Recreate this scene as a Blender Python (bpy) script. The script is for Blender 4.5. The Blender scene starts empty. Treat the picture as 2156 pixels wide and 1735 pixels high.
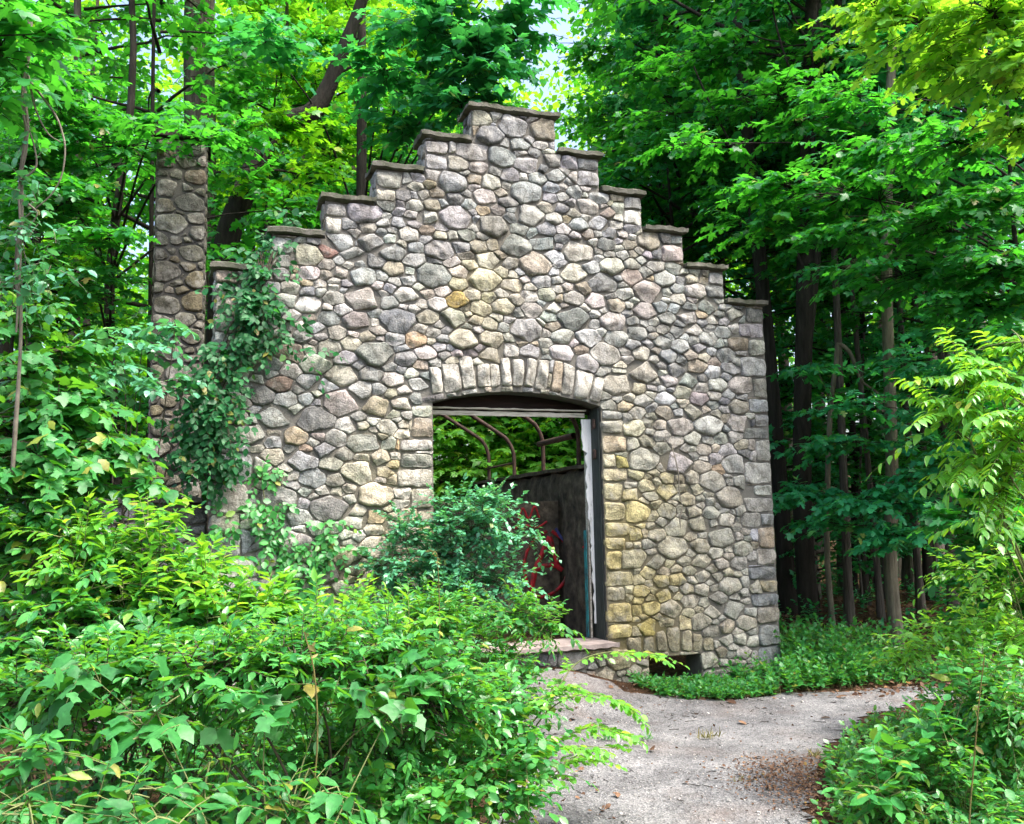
import bpy, math
import numpy as np
from mathutils import Matrix

rng = np.random.default_rng(11)
R_ = math.radians
scene = bpy.context.scene
col = scene.collection

# ------------------------------------------------------------------ camera
# world axes: x along the stone gable (right), y away from the camera, z up
CAM = np.array([-2.92795, -8.28813, 1.65])
CR = np.array([0.9461654, -0.3231410, -0.0187328])
CU = np.array([-0.0213239, -0.1199761, 0.9925477])
CF = np.array([0.3229803, 0.9387149, 0.1204079])
FPX = 1900.0


def at(u, v, d):
    """world point seen at photo coordinates (u, v on a 2155 x 1735 sheet) at depth d metres"""
    return CAM + d * (CF + (u - 1077.5) / FPX * CR - (v - 867.5) / FPX * CU)


def wall_pt(u, v, y=0.0):
    q = CF + (u - 1077.5) / FPX * CR - (v - 867.5) / FPX * CU
    return CAM + (y - CAM[1]) / q[1] * q


cam_d = bpy.data.cameras.new("camera")
cam_d.sensor_width = 36
cam_d.lens = 36 * FPX / 2155
cam_d.clip_start = 0.05
cam_d.clip_end = 400
cam = bpy.data.objects.new("camera", cam_d)
col.objects.link(cam)
M = Matrix.Identity(4)
for i in range(3):
    M[i][0], M[i][1], M[i][2], M[i][3] = CR[i], CU[i], -CF[i], CAM[i]
cam.matrix_world = M
scene.camera = cam


# ------------------------------------------------------------------ tagging
def tag(o, label=None, cat=None, group=None, kind=None):
    if label: o["label"] = label
    if cat: o["category"] = cat
    if group: o["group"] = group
    if kind: o["kind"] = kind
    return o


def empty(name, loc=(0, 0, 0), rz=0.0):
    o = bpy.data.objects.new(name, None)
    o.empty_display_size = 0.1
    o.location = [float(c) for c in loc]
    o.rotation_euler = (0, 0, rz)
    col.objects.link(o)
    return o


class MB:
    """collects vertices and faces for ONE mesh object"""

    def __init__(self):
        self.v, self.f, self.n, self.c, self.w = [], {}, 0, [], []

    def add(self, verts, faces, colour=None, weight=None):
        verts = np.asarray(verts, dtype=np.float64).reshape(-1, 3)
        self.v.append(verts)
        if not isinstance(faces, (list, tuple)): faces = [faces]
        for fa in faces:
            fa = np.asarray(fa, dtype=np.int64)
            if fa.size: self.f.setdefault(fa.shape[1], []).append(fa + self.n)
        if colour is not None:
            self.c.append(np.broadcast_to(np.asarray(colour, dtype=np.float64), (len(verts), 3)))
        self.n += len(verts)

    def mesh(self, name, smooth=False):
        me = bpy.data.meshes.new(name)
        V = np.concatenate(self.v) if self.v else np.zeros((0, 3))
        me.vertices.add(len(V))
        me.vertices.foreach_set("co", V.astype(np.float32).ravel())
        loops, starts, tot = [], [], 0
        for k, fs in self.f.items():
            fa = np.concatenate(fs)
            loops.append(fa.ravel())
            starts.append(tot + np.arange(len(fa)) * k)
            tot += fa.size
        loops = np.concatenate(loops)
        starts = np.concatenate(starts)
        me.loops.add(len(loops))
        me.loops.foreach_set("vertex_index", loops.astype(np.int32))
        me.polygons.add(len(starts))
        me.polygons.foreach_set("loop_start", starts.astype(np.int32))
        if self.c:
            a = me.color_attributes.new("tint", "FLOAT_COLOR", "POINT")
            cc = np.concatenate(self.c)
            a.data.foreach_set("color", np.concatenate([cc, np.ones((len(cc), 1))], 1).astype(np.float32).ravel())
        me.update(calc_edges=True)
        if smooth:
            me.polygons.foreach_set("use_smooth", np.ones(len(starts), dtype=bool))
        return me

    def build(self, name, mat, parent=None, smooth=False):
        o = bpy.data.objects.new(name, self.mesh(name, smooth))
        o.data.materials.append(mat)
        col.objects.link(o)
        if parent is not None: o.parent = parent
        return o


def nrm(a):
    return a / (np.linalg.norm(a, axis=-1, keepdims=True) + 1e-12)


ZUP = np.array([0, 0, 1.0])


def tubes(mb, paths, radii, sides=5, cap=False):
    """paths (n,m,3), radii (n,m): n tubes of m rings"""
    paths = np.asarray(paths, dtype=float)
    if paths.ndim == 2: paths = paths[None]
    n, m, _ = paths.shape
    radii = np.broadcast_to(np.asarray(radii, dtype=float), (n, m))
    tan = nrm(np.gradient(paths, axis=1))
    ref = np.where(np.abs(tan[:, :1, 2:3]) > 0.9, np.array([1.0, 0, 0]), ZUP)
    ref = np.broadcast_to(ref, tan.shape)
    a = nrm(np.cross(tan, ref)); b = np.cross(tan, a)
    th = np.arange(sides) / sides * 2 * np.pi
    V = paths[:, :, None] + radii[:, :, None, None] * (np.cos(th)[None, None, :, None] * a[:, :, None] + np.sin(th)[None, None, :, None] * b[:, :, None])
    idx = np.arange(n * m * sides).reshape(n, m, sides)
    q = np.stack([idx[:, :-1], np.roll(idx, -1, 2)[:, :-1], np.roll(idx, -1, 2)[:, 1:], idx[:, 1:]], -1).reshape(-1, 4)
    fs = [q]
    if cap: fs.append(idx[:, -1].reshape(-1, sides))
    mb.add(V.reshape(-1, 3), fs)


def spline(pts, m):
    """Catmull-Rom through pts, m samples"""
    p = np.asarray(pts, dtype=float)
    p = np.vstack([2 * p[0] - p[1], p, 2 * p[-1] - p[-2]])
    k = len(p) - 3
    out = []
    for t in np.linspace(0, k - 1e-6, m):
        i = int(t); s = t - i
        a, b, c, d = p[i:i + 4]
        out.append(0.5 * (2 * b + (c - a) * s + (2 * a - 5 * b + 4 * c - d) * s * s + (3 * b - a - 3 * c + d) * s ** 3))
    return np.array(out)


# ------------------------------------------------------------------ materials
def mat_new(name):
    m = bpy.data.materials.new(name)
    m.use_nodes = True
    nt = m.node_tree
    nt.nodes.clear()
    return m, nt, nt.nodes, nt.links


def node(nt, t, **kw):
    n = nt.nodes.new(t)
    for k, v in kw.items():
        if k in n.inputs.keys(): n.inputs[k].default_value = v
        else: setattr(n, k, v)
    return n


def noise(nt, vec, scale, detail=4, rough=0.6):
    n = nt.nodes.new("ShaderNodeTexNoise")
    n.inputs["Scale"].default_value = scale
    n.inputs["Detail"].default_value = detail
    n.inputs["Roughness"].default_value = rough
    if vec is not None: nt.links.new(vec, n.inputs["Vector"])
    return n.outputs["Fac"]


def ramp(nt, fac, stops):
    r = nt.nodes.new("ShaderNodeValToRGB")
    while len(r.color_ramp.elements) < len(stops): r.color_ramp.elements.new(0.5)
    for e, (p, c) in zip(r.color_ramp.elements, stops):
        e.position = p
        e.color = (*c, 1) if len(c) == 3 else c
    nt.links.new(fac, r.inputs["Fac"])
    return r.outputs["Color"]


def mix(nt, a, b, fac, mode="MIX"):
    n = nt.nodes.new("ShaderNodeMix")
    n.data_type = "RGBA"
    n.blend_type = mode
    for s, x in (("A", a), ("B", b)):
        sk = [i for i in n.inputs if i.name == s and i.type == "RGBA"][0]
        if isinstance(x, tuple): sk.default_value = (*x, 1)
        else: nt.links.new(x, sk)
    f = [i for i in n.inputs if i.name == "Factor" and i.type == "VALUE"][0]
    if isinstance(fac, (int, float)): f.default_value = fac
    else: nt.links.new(fac, f)
    return [o for o in n.outputs if o.type == "RGBA"][0]


def finish(nt, colour, rough=0.85, height=None, bump=0.3, dist=0.02, spec=0.3):
    p = nt.nodes.new("ShaderNodeBsdfPrincipled")
    if isinstance(colour, tuple): p.inputs["Base Color"].default_value = (*colour, 1)
    else: nt.links.new(colour, p.inputs["Base Color"])
    p.inputs["Roughness"].default_value = rough
    p.inputs["Specular IOR Level"].default_value = spec
    if height is not None:
        b = nt.nodes.new("ShaderNodeBump")
        b.inputs["Strength"].default_value = bump
        b.inputs["Distance"].default_value = dist
        nt.links.new(height, b.inputs["Height"])
        nt.links.new(b.outputs["Normal"], p.inputs["Normal"])
    o = nt.nodes.new("ShaderNodeOutputMaterial")
    nt.links.new(p.outputs["BSDF"], o.inputs["Surface"])
    return p


def objvec(nt):
    return nt.nodes.new("ShaderNodeTexCoord").outputs["Object"]


def simple(name, stops, scale=6, rough=0.85, bump=0.3, dist=0.02, bscale=None, spec=0.3, stretch=None):
    m, nt, N, L = mat_new(name)
    v = objvec(nt)
    if stretch:
        mp = node(nt, "ShaderNodeMapping")
        mp.inputs["Scale"].default_value = stretch
        L.new(v, mp.inputs["Vector"]); v = mp.outputs["Vector"]
    f = noise(nt, v, scale, 6, 0.65)
    c = ramp(nt, f, stops)
    finish(nt, c, rough, noise(nt, v, bscale or scale * 3, 6, 0.7), bump, dist, spec)
    return m


def leaf_mat(name, dark, lite, trans, tfac=0.38, rough=0.42, spec=0.5, yellow=0.0):
    """thin leaf: glossy diffuse upper side plus light passing through"""
    m, nt, N, L = mat_new(name)
    g = N.new("ShaderNodeNewGeometry")
    c = ramp(nt, g.outputs["Random Per Island"], [(0.0, dark), (0.55, tuple(0.5 * (a + b) for a, b in zip(dark, lite))), (0.955, lite), (0.972, (min(.3, lite[0] * 2 + .1), lite[1] * .95 + .03, lite[2] * .6)), (1.0, (0.2, 0.15, 0.04))])
    tt = ramp(nt, g.outputs["Random Per Island"], [(0.0, tuple(0.7 * t for t in trans)), (0.7, trans), (1.0, tuple(min(0.9, 1.5 * t) for t in trans))])
    ov = objvec(nt)
    c = mix(nt, c, ramp(nt, noise(nt, ov, 38, 4, 0.65), [(0.32, (0.55, 0.6, 0.6)), (0.66, (1.3, 1.25, 1.2))]), 0.8, "MULTIPLY")
    p = N.new("ShaderNodeBsdfPrincipled")
    L.new(c, p.inputs["Base Color"])
    bp = N.new("ShaderNodeBump"); bp.inputs["Strength"].default_value = 0.35; bp.inputs["Distance"].default_value = 0.006
    L.new(noise(nt, ov, 55, 3, 0.6), bp.inputs["Height"]); L.new(bp.outputs["Normal"], p.inputs["Normal"])
    p.inputs["Roughness"].default_value = rough
    p.inputs["Specular IOR Level"].default_value = spec
    t = N.new("ShaderNodeBsdfTranslucent")
    L.new(tt, t.inputs["Color"])
    mx = N.new("ShaderNodeMixShader")
    mx.inputs["Fac"].default_value = tfac
    L.new(p.outputs["BSDF"], mx.inputs[1]); L.new(t.outputs["BSDF"], mx.inputs[2])
    o = N.new("ShaderNodeOutputMaterial")
    L.new(mx.outputs["Shader"], o.inputs["Surface"])
    return m


MAT = {}
# fieldstone: each stone's own colour from the "tint" attribute, mottled and speckled
m, nt, N, L = mat_new("fieldstone")
v = objvec(nt)
at_ = N.new("ShaderNodeAttribute"); at_.attribute_name = "tint"
mot = ramp(nt, noise(nt, v, 9, 8, 0.7), [(0.25, (0.45, 0.45, 0.46)), (0.5, (0.95, 0.95, 0.95)), (0.75, (1.5, 1.48, 1.42))])
c = mix(nt, at_.outputs["Color"], mot, 0.85, "MULTIPLY")
sp = ramp(nt, noise(nt, v, 70, 3, 0.6), [(0.36, (0.42, 0.42, 0.42)), (0.5, (1, 1, 1)), (0.66, (1.5, 1.5, 1.5))])
c = mix(nt, c, sp, 0.55, "MULTIPLY")
pat = ramp(nt, noise(nt, v, 5.5, 7, 0.75), [(0.5, (0, 0, 0)), (0.66, (0.65, 0.65, 0.65))])
c = mix(nt, c, (0.37, 0.36, 0.33), pat)
vn = N.new("ShaderNodeTexWave"); vn.bands_direction = "DIAGONAL"; vn.inputs["Scale"].default_value = 2.2; vn.inputs["Distortion"].default_value = 14; vn.inputs["Detail"].default_value = 4; vn.inputs["Detail Scale"].default_value = 1.6
L.new(v, vn.inputs["Vector"])
vr = ramp(nt, vn.outputs["Fac"], [(0.0, (0.5, 0.48, 0.45)), (0.12, (1, 1, 1)), (0.93, (1, 1, 1)), (1.0, (1.35, 1.35, 1.35))])
c = mix(nt, c, vr, 0.7, "MULTIPLY")
stk = N.new("ShaderNodeMapping"); stk.inputs["Scale"].default_value = (3.2, 3.2, 0.35); L.new(v, stk.inputs["Vector"])
c = mix(nt, c, ramp(nt, noise(nt, stk.outputs["Vector"], 1.6, 6, 0.7), [(0.36, (0.55, 0.54, 0.5)), (0.55, (1, 1, 1))]), 0.75, "MULTIPLY")
lich = ramp(nt, noise(nt, v, 26, 5, 0.7), [(0.62, (0, 0, 0)), (0.7, (1, 1, 1))])
c = mix(nt, c, (0.5, 0.5, 0.46), mix(nt, (0, 0, 0), lich, 0.35))
h = N.new("ShaderNodeMath"); h.operation = "ADD"
L.new(noise(nt, v, 16, 8, 0.72), h.inputs[0]); L.new(noise(nt, v, 75, 4, 0.6), h.inputs[1])
finish(nt, c, 0.82, h.outputs[0], 0.75, 0.022, 0.3)
MAT["stone"] = m

m, nt, N, L = mat_new("mortar")
v = objvec(nt)
at_ = N.new("ShaderNodeAttribute"); at_.attribute_name = "tint"
mot = ramp(nt, noise(nt, v, 5, 8, 0.7), [(0.3, (0.6, 0.6, 0.6)), (0.7, (1.3, 1.28, 1.22))])
c = mix(nt, at_.outputs["Color"], mot, 0.9, "MULTIPLY")
finish(nt, c, 0.95, noise(nt, v, 45, 6, 0.75), 0.8, 0.02, 0.15)
MAT["mortar"] = m

MAT["coping"] = simple("coping_concrete", [(0.28, (0.025, 0.026, 0.02)), (0.45, (0.075, 0.078, 0.055)), (0.6, (0.12, 0.115, 0.1)), (0.75, (0.24, 0.23, 0.2))], 7, 0.9, 0.7, 0.02, 60)
MAT["sill"] = simple("sill_stone", [(0.3, (0.16, 0.13, 0.12)), (0.7, (0.34, 0.29, 0.27))], 8, 0.9, 0.5, 0.015, 50)
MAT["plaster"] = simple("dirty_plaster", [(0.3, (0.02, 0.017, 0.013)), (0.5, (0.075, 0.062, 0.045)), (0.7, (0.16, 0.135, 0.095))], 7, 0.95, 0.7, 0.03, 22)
MAT["white_paint"] = simple("peeling_white_paint", [(0.3, (0.28, 0.26, 0.24)), (0.42, (0.72, 0.72, 0.7)), (0.8, (0.82, 0.82, 0.82))], 14, 0.6, 0.5, 0.006, 50, stretch=(6, 6, 0.5))
MAT["old_paint"] = simple("weathered_cream_paint", [(0.3, (0.16, 0.14, 0.11)), (0.5, (0.42, 0.39, 0.33)), (0.8, (0.55, 0.52, 0.46))], 10, 0.7, 0.5, 0.006, 50, stretch=(0.6, 6, 6))
MAT["frame_paint"] = simple("dark_green_frame_paint", [(0.3, (0.015, 0.018, 0.017)), (0.6, (0.04, 0.05, 0.046)), (0.8, (0.08, 0.09, 0.08))], 9, 0.7, 0.5, 0.006, 40, stretch=(6, 6, 0.6))
MAT["teal"] = simple("teal_sprayed_paint", [(0.35, (0.03, 0.05, 0.06)), (0.55, (0.03, 0.22, 0.24)), (0.8, (0.05, 0.3, 0.32))], 9, 0.6, 0.3, 0.005)
MAT["dark_wood"] = simple("dark_red_wood", [(0.3, (0.006, 0.004, 0.003)), (0.6, (0.02, 0.01, 0.007)), (0.75, (0.06, 0.022, 0.014))], 5, 0.8, 0.5, 0.01, 30, stretch=(0.4, 5, 5))
MAT["rust"] = simple("brown_rusted_iron", [(0.3, (0.03, 0.02, 0.017)), (0.55, (0.075, 0.045, 0.036)), (0.8, (0.13, 0.08, 0.06))], 18, 0.75, 0.5, 0.005, 70)
MAT["red_spray"] = simple("red_spray_paint", [(0.34, (0.07, 0.03, 0.022)), (0.46, (0.28, 0.014, 0.018)), (0.7, (0.45, 0.015, 0.024))], 9, 0.6, 0.3, 0.01, 40)
MAT["blue_spray"] = simple("dark_blue_spray_paint", [(0.3, (0.02, 0.02, 0.07)), (0.7, (0.05, 0.06, 0.2))], 9, 0.6, 0.3, 0.01, 40)
MAT["bark"] = simple("grey_bark", [(0.25, (0.035, 0.03, 0.025)), (0.5, (0.11, 0.095, 0.08)), (0.8, (0.23, 0.205, 0.17))], 5, 0.95, 1.0, 0.05, 9, 0.2, stretch=(3.5, 3.5, 0.45))
MAT["bark_pale"] = simple("pale_bark", [(0.25, (0.07, 0.06, 0.045)), (0.5, (0.17, 0.15, 0.11)), (0.8, (0.28, 0.25, 0.19))], 5, 0.95, 0.9, 0.03, 10, 0.2, stretch=(3.5, 3.5, 0.5))
MAT["bark_dark"] = simple("dark_bark", [(0.25, (0.012, 0.011, 0.009)), (0.6, (0.04, 0.034, 0.028)), (0.85, (0.08, 0.07, 0.058))], 5, 0.95, 1.0, 0.04, 10, 0.2, stretch=(3.5, 3.5, 0.5))
MAT["twig"] = simple("twig_bark", [(0.3, (0.035, 0.028, 0.02)), (0.7, (0.1, 0.085, 0.055))], 12, 0.9, 0.3, 0.004)
MAT["green_twig"] = simple("green_twig", [(0.3, (0.06, 0.08, 0.025)), (0.7, (0.17, 0.19, 0.07))], 12, 0.8, 0.2, 0.003)
MAT["vine_bark"] = simple("pale_vine_bark", [(0.3, (0.09, 0.078, 0.06)), (0.7, (0.24, 0.215, 0.17))], 14, 0.9, 0.5, 0.006)

# leaves
G = lambda *a: a
MAT["leaf_maple"] = leaf_mat("maple_leaf", G(0.010, 0.12, 0.032), G(0.034, 0.24, 0.055), G(0.09, 0.5, 0.025), 0.45, 0.42)
MAT["leaf_maple_teal"] = leaf_mat("cool_maple_leaf", G(0.016, 0.18, 0.078), G(0.045, 0.32, 0.13), G(0.08, 0.5, 0.075), 0.4, 0.42)
MAT["leaf_lime"] = leaf_mat("lime_maple_leaf", G(0.035, 0.2, 0.016), G(0.085, 0.34, 0.026), G(0.27, 0.72, 0.016), 0.5, 0.42)
MAT["leaf_far"] = leaf_mat("far_tree_leaf", G(0.035, 0.21, 0.022), G(0.1, 0.36, 0.03), G(0.3, 0.74, 0.02), 0.52, 0.5)
MAT["leaf_shrub"] = leaf_mat("shrub_leaf", G(0.014, 0.14, 0.036), G(0.085, 0.32, 0.07), G(0.22, 0.6, 0.025), 0.36, 0.36, 0.6)
MAT["leaf_bluish"] = leaf_mat("small_cool_leaf", G(0.06, 0.25, 0.13), G(0.13, 0.42, 0.24), G(0.14, 0.5, 0.11), 0.3, 0.32, 0.65)
MAT["leaf_lobed"] = leaf_mat("lobed_leaf", G(0.02, 0.14, 0.035), G(0.06, 0.27, 0.065), G(0.17, 0.52, 0.025), 0.36, 0.46, 0.45)
MAT["leaf_yellow"] = leaf_mat("young_and_sunlit_leaf", G(0.07, 0.28, 0.03), G(0.15, 0.42, 0.06), G(0.36, 0.74, 0.03), 0.42, 0.34, 0.6)  # young shoots; on doorway and upper-right maples, sunlight put into the leaf colour
MAT["leaf_vine"] = leaf_mat("dark_vine_leaf", G(0.008, 0.08, 0.025), G(0.022, 0.15, 0.042), G(0.05, 0.3, 0.03), 0.28, 0.5, 0.35)
MAT["leaf_weed"] = leaf_mat("weed_leaf", G(0.025, 0.18, 0.045), G(0.07, 0.32, 0.07), G(0.16, 0.52, 0.03), 0.34, 0.42)
MAT["dead_leaf"] = leaf_mat("dead_leaf", G(0.06, 0.03, 0.02), G(0.22, 0.13, 0.08), G(0.15, 0.07, 0.03), 0.15, 0.7, 0.2)
MAT["dry_grass"] = leaf_mat("dry_grass", G(0.1, 0.1, 0.03), G(0.26, 0.22, 0.08), G(0.2, 0.22, 0.04), 0.25, 0.6, 0.3)

# forest floor
m, nt, N, L = mat_new("forest_floor")
v = objvec(nt)
c = ramp(nt, noise(nt, v, 9, 8, 0.75), [(0.3, (0.02, 0.013, 0.009)), (0.5, (0.07, 0.042, 0.026)), (0.7, (0.15, 0.09, 0.055))])
c2 = ramp(nt, noise(nt, v, 60, 4, 0.7), [(0.35, (0.5, 0.45, 0.42)), (0.65, (1.6, 1.5, 1.4))])
finish(nt, mix(nt, c, c2, 0.8, "MULTIPLY"), 0.95, noise(nt, v, 40, 6, 0.8), 0.9, 0.05, 0.1)
MAT["floor"] = m
# gravelly path
m, nt, N, L = mat_new("gravel_path")
v = objvec(nt)
c = ramp(nt, noise(nt, v, 1.3, 7, 0.65), [(0.3, (0.107, 0.108, 0.11)), (0.5, (0.158, 0.159, 0.163)), (0.72, (0.207, 0.208, 0.212))])
vo = node(nt, "ShaderNodeTexVoronoi"); vo.inputs["Scale"].default_value = 75
L.new(v, vo.inputs["Vector"])
cell = ramp(nt, vo.outputs["Color"], [(0.1, (0.45, 0.43, 0.43)), (0.5, (1, 1, 1)), (0.9, (1.55, 1.52, 1.5))])
c = mix(nt, c, cell, 0.75, "MULTIPLY")
dk = ramp(nt, noise(nt, v, 130, 3, 0.6), [(0.33, (0.35, 0.32, 0.32)), (0.45, (1, 1, 1))])
c = mix(nt, c, dk, 0.8, "MULTIPLY")
c = mix(nt, c, ramp(nt, noise(nt, v, 2.6, 5, 0.7), [(0.34, (0.68, 0.67, 0.68)), (0.52, (1, 1, 1)), (0.7, (1.22, 1.2, 1.18))]), 0.85, "MULTIPLY")
br = ramp(nt, noise(nt, v, 0.9, 5, 0.6), [(0.52, (0, 0, 0)), (0.72, (0.6, 0.6, 0.6))])
c = mix(nt, c, (0.15, 0.115, 0.1), br)
hh = N.new("ShaderNodeMath"); hh.operation = "ADD"
L.new(vo.outputs["Distance"], hh.inputs[0]); L.new(noise(nt, v, 22, 6, 0.7), hh.inputs[1])
finish(nt, c, 0.95, hh.outputs[0], 0.6, 0.015, 0.15)
MAT["path"] = m


# ------------------------------------------------------------------ leaf templates (along, across, up), faces
def tmpl_ovate(w=0.26, droop=0.16, fold=0.06):
    mid = [(0, 0), (.3, 0), (.65, 0), (1, 0)]
    side = [(.16, w * .62), (.46, w), (.8, w * .58)]
    V = [(t, 0, -droop * t * t) for t, _ in mid]
    V += [(t, s, fold - droop * t * t) for t, s in side] + [(t, -s, fold - droop * t * t) for t, s in side]
    F = []
    for o, fl in ((4, 0), (7, 1)):
        a, b, c = o, o + 1, o + 2
        for tri in ((0, a, 1), (1, a, b), (1, b, 2), (2, b, c), (2, c, 3)):
            F.append(tri if fl else tri[::-1])
    return np.array(V), [np.array(F)]


def tmpl_small(w=0.3, droop=0.1, fold=0.08):
    V = [(0, 0, 0), (.5, 0, -droop * .25), (1, 0, -droop), (.42, w, fold), (.42, -w, fold)]
    return np.array(V), [np.array([(0, 1, 3), (1, 2, 3), (0, 4, 1), (1, 4, 2)])]


def tmpl_fan(half, centre, droop=0.18, fold=0.05):
    pts = [half[0]] + half[1:-1] + [half[-1]] + [(t, -s) for t, s in half[1:-1][::-1]]
    V = [(centre, 0, 0)] + [(t, s, fold * abs(s) * 2 - droop * (t * t + 1.5 * s * s)) for t, s in pts]
    n = len(pts)
    F = [(0, 1 + (i + 1) % n, 1 + i) for i in range(n)]
    return np.array(V), [np.array(F)]


T_OV = [tmpl_ovate(.23), tmpl_ovate(.27, .2, .04), tmpl_ovate(.2, .1, .08), tmpl_ovate(.25, .3, .05)]
T_OVW = [tmpl_ovate(0.34, 0.14, 0.05), tmpl_ovate(0.3, 0.22, 0.03), tmpl_ovate(0.37, 0.1, 0.07)]
T_NAR = tmpl_ovate(0.19, 0.22, 0.05)
T_SM = tmpl_small()
T_SMW = tmpl_small(0.4, 0.08, 0.06)
T_MAPLE = tmpl_fan([(0, 0), (-.04, .3), (.17, .22), (.46, .56), (.5, .2), (.8, .22), (1.0, 0)], .3)
T_MAPLE_S = tmpl_fan([(0, 0), (.05, .3), (.5, .52), (.55, .2), (1.0, 0)], .35)
T_TULIP = tmpl_fan([(0, 0), (.03, .28), (.28, .44), (.45, .26), (.6, .3), (.95, .34), (.84, 0)], .4, 0.16)
T_LOBE = tmpl_fan([(0, 0), (.1, .16), (.28, .34), (.38, .3), (.55, .36), (.72, .2), (1.0, 0)], .45, 0.2)


def leaves(mb, P, D, Nn, S, tmpl, wj=0.2):
    if isinstance(tmpl, list):
        P = P.reshape(-1, 3); D = D.reshape(-1, 3); S = S.reshape(-1); Nn = np.broadcast_to(Nn, P.shape) if Nn.size == 3 else Nn.reshape(-1, 3)
        w_ = rng.integers(0, len(tmpl), len(P))
        for k_, t_ in enumerate(tmpl):
            if (w_ == k_).any(): leaves(mb, P[w_ == k_], D[w_ == k_], Nn[w_ == k_], S[w_ == k_], t_, wj)
        return
    P = P.reshape(-1, 3); D = nrm(D.reshape(-1, 3)); Nn = Nn.reshape(-1, 3); S = S.reshape(-1)
    B = nrm(np.cross(Nn, D)); Nn = np.cross(D, B)
    T, F = tmpl
    n, k = len(P), len(T)
    wid = 1 + wj * (rng.random(n) * 2 - 1)
    cur = 0.4 + 1.4 * rng.random(n)
    V = P[:, None] + S[:, None, None] * (T[None, :, 0, None] * D[:, None] + (T[None, :, 1] * wid[:, None])[..., None] * B[:, None] + (T[None, :, 2] * cur[:, None])[..., None] * Nn[:, None])
    off = (np.arange(n) * k)[:, None, None]
    mb.add(V.reshape(-1, 3), [(f[None] + off).reshape(-1, f.shape[1]) for f in F])


def shoots(ml, ms, base, dirs, L, m, size, tmpl, droop=0.25, spread=0.9, opp=False, nrand=0.35, rad=0.003, up=ZUP, sj=0.35, first=0.12, hang=0.15, bare=False):
    """leafy shoots: thin stems with leaves set along them"""
    base = np.asarray(base, float).reshape(-1, 3); dirs = nrm(np.asarray(dirs, float).reshape(-1, 3))
    n = len(base)
    L = np.broadcast_to(np.asarray(L, float), (n,))
    if ms is not None:
        t = np.linspace(0, 1, 4)
        pp = base[:, None] + dirs[:, None] * (L[:, None] * t)[..., None]
        pp[..., 2] -= droop * L[:, None] * t * t
        tubes(ms, pp, rad * (1.15 - 0.7 * t)[None], 3)
    t = np.linspace(first, 1, m)[None] + (rng.random((n, m)) - .5) * 0.5 / m
    if opp:
        t = np.repeat(np.linspace(first, 1, (m + 1) // 2), 2)[None, :m] + np.zeros((n, 1))
    t = np.clip(t, 0, 1)
    p = base[:, None] + dirs[:, None] * (L[:, None] * t)[..., None]
    p[..., 2] -= droop * L[:, None] * t * t
    tan = np.repeat(dirs[:, None], m, 1).copy()
    tan[..., 2] -= 2 * droop * t
    tan = nrm(tan)
    side = nrm(np.cross(tan, up))
    sg = np.where(np.arange(m) % 2 == 0, 1.0, -1.0)[None] * np.where(rng.random((n, 1)) < .5, 1, -1)
    tipw = (1 - 0.75 * np.clip((t - .75) / .25, 0, 1))
    ld = tan * (.35 + .5 * t)[..., None] + side * (sg * spread * tipw)[..., None] + rng.normal(0, .07 if opp else .2, (n, m, 3))
    ld = nrm(ld) - hang * up
    nn = np.asarray(up) + rng.normal(0, nrand, (n, m, 3))
    S = size * (1 + sj * (rng.random((n, m)) * 2 - 1)) * (1.05 - .3 * t)
    leaves(ml, p, ld, nn, S, tmpl)


# ------------------------------------------------------------------ terrain
def sstep(a, b, x):
    t = np.clip((x - a) / (b - a), 0, 1)
    return t * t * (3 - 2 * t)


def terrain(x, y):
    x = np.asarray(x, float); y = np.asarray(y, float)
    z = 0.27 * np.exp(-((x - 0.15) / 0.75) ** 2) * sstep(-1.25, -0.15, y) * (1 - sstep(0.0, 0.5, y))
    far = sstep(0.2, 2.5, y)
    z = z + far * 0.28 * sstep(2.8, 4.5, x)
    z = z + 0.055 * np.clip(y - 6, 0, 30) + 0.10 * np.clip(y - 22, 0, 60)
    z = z + sstep(-4.5, -9, x) * 0.6
    z = z + 0.03 * np.sin(1.7 * x + 0.6) * np.sin(1.3 * y) * sstep(0.5, 3, np.abs(y) + np.abs(x) * .3)
    return z


def in_poly(x, y, poly):
    poly = np.asarray(poly); ins = np.zeros(np.shape(x), bool)
    for (x0, y0), (x1, y1) in zip(poly, np.roll(poly, -1, 0)):
        c = (y0 > y) != (y1 > y)
        with np.errstate(divide="ignore", invalid="ignore"):
            ins ^= c & (x < (x1 - x0) * (y - y0) / (y1 - y0 + 1e-12) + x0)
    return ins


PATH = [(0.75, -0.32), (0.3, -0.25), (-0.3, -0.3), (-0.6, -1.2), (-0.95, -2.3), (-1.5, -3.5), (-2.5, -5.2), (-4.6, -9.5), (-1.2, -9.5), (-0.1, -4.9), (0.25, -3.9), (0.75, -3.3), (1.25, -2.75),
        (2.1, -2.1), (3.3, -1.62), (5, -1.75), (8, -2.4), (8, -1.4), (5, -0.95), (3.3, -1.05), (2.0, -0.92), (1.35, -0.75), (0.95, -0.5)]
gs = 0.07
xs = np.concatenate([np.linspace(-70, -5.04, 40), np.arange(-5.0, 5.6, gs), np.linspace(5.7, 80, 44)])
ys = np.concatenate([np.linspace(-16, -9.6, 10), np.arange(-9.5, 1.5, gs), np.linspace(1.6, 110, 70)])
GX, GY = np.meshgrid(xs, ys, indexing="ij")
GZ = terrain(GX, GY)
idx = np.arange(GX.size).reshape(GX.shape)
quads = np.stack([idx[:-1, :-1], idx[1:, :-1], idx[1:, 1:], idx[:-1, 1:]], -1).reshape(-1, 4)
mb = MB(); mb.add(np.stack([GX, GY, GZ], -1), quads)
tag(mb.build("ground", MAT["floor"], smooth=True), "brown forest floor under the trees and shrubs", "ground", kind="structure")
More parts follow.
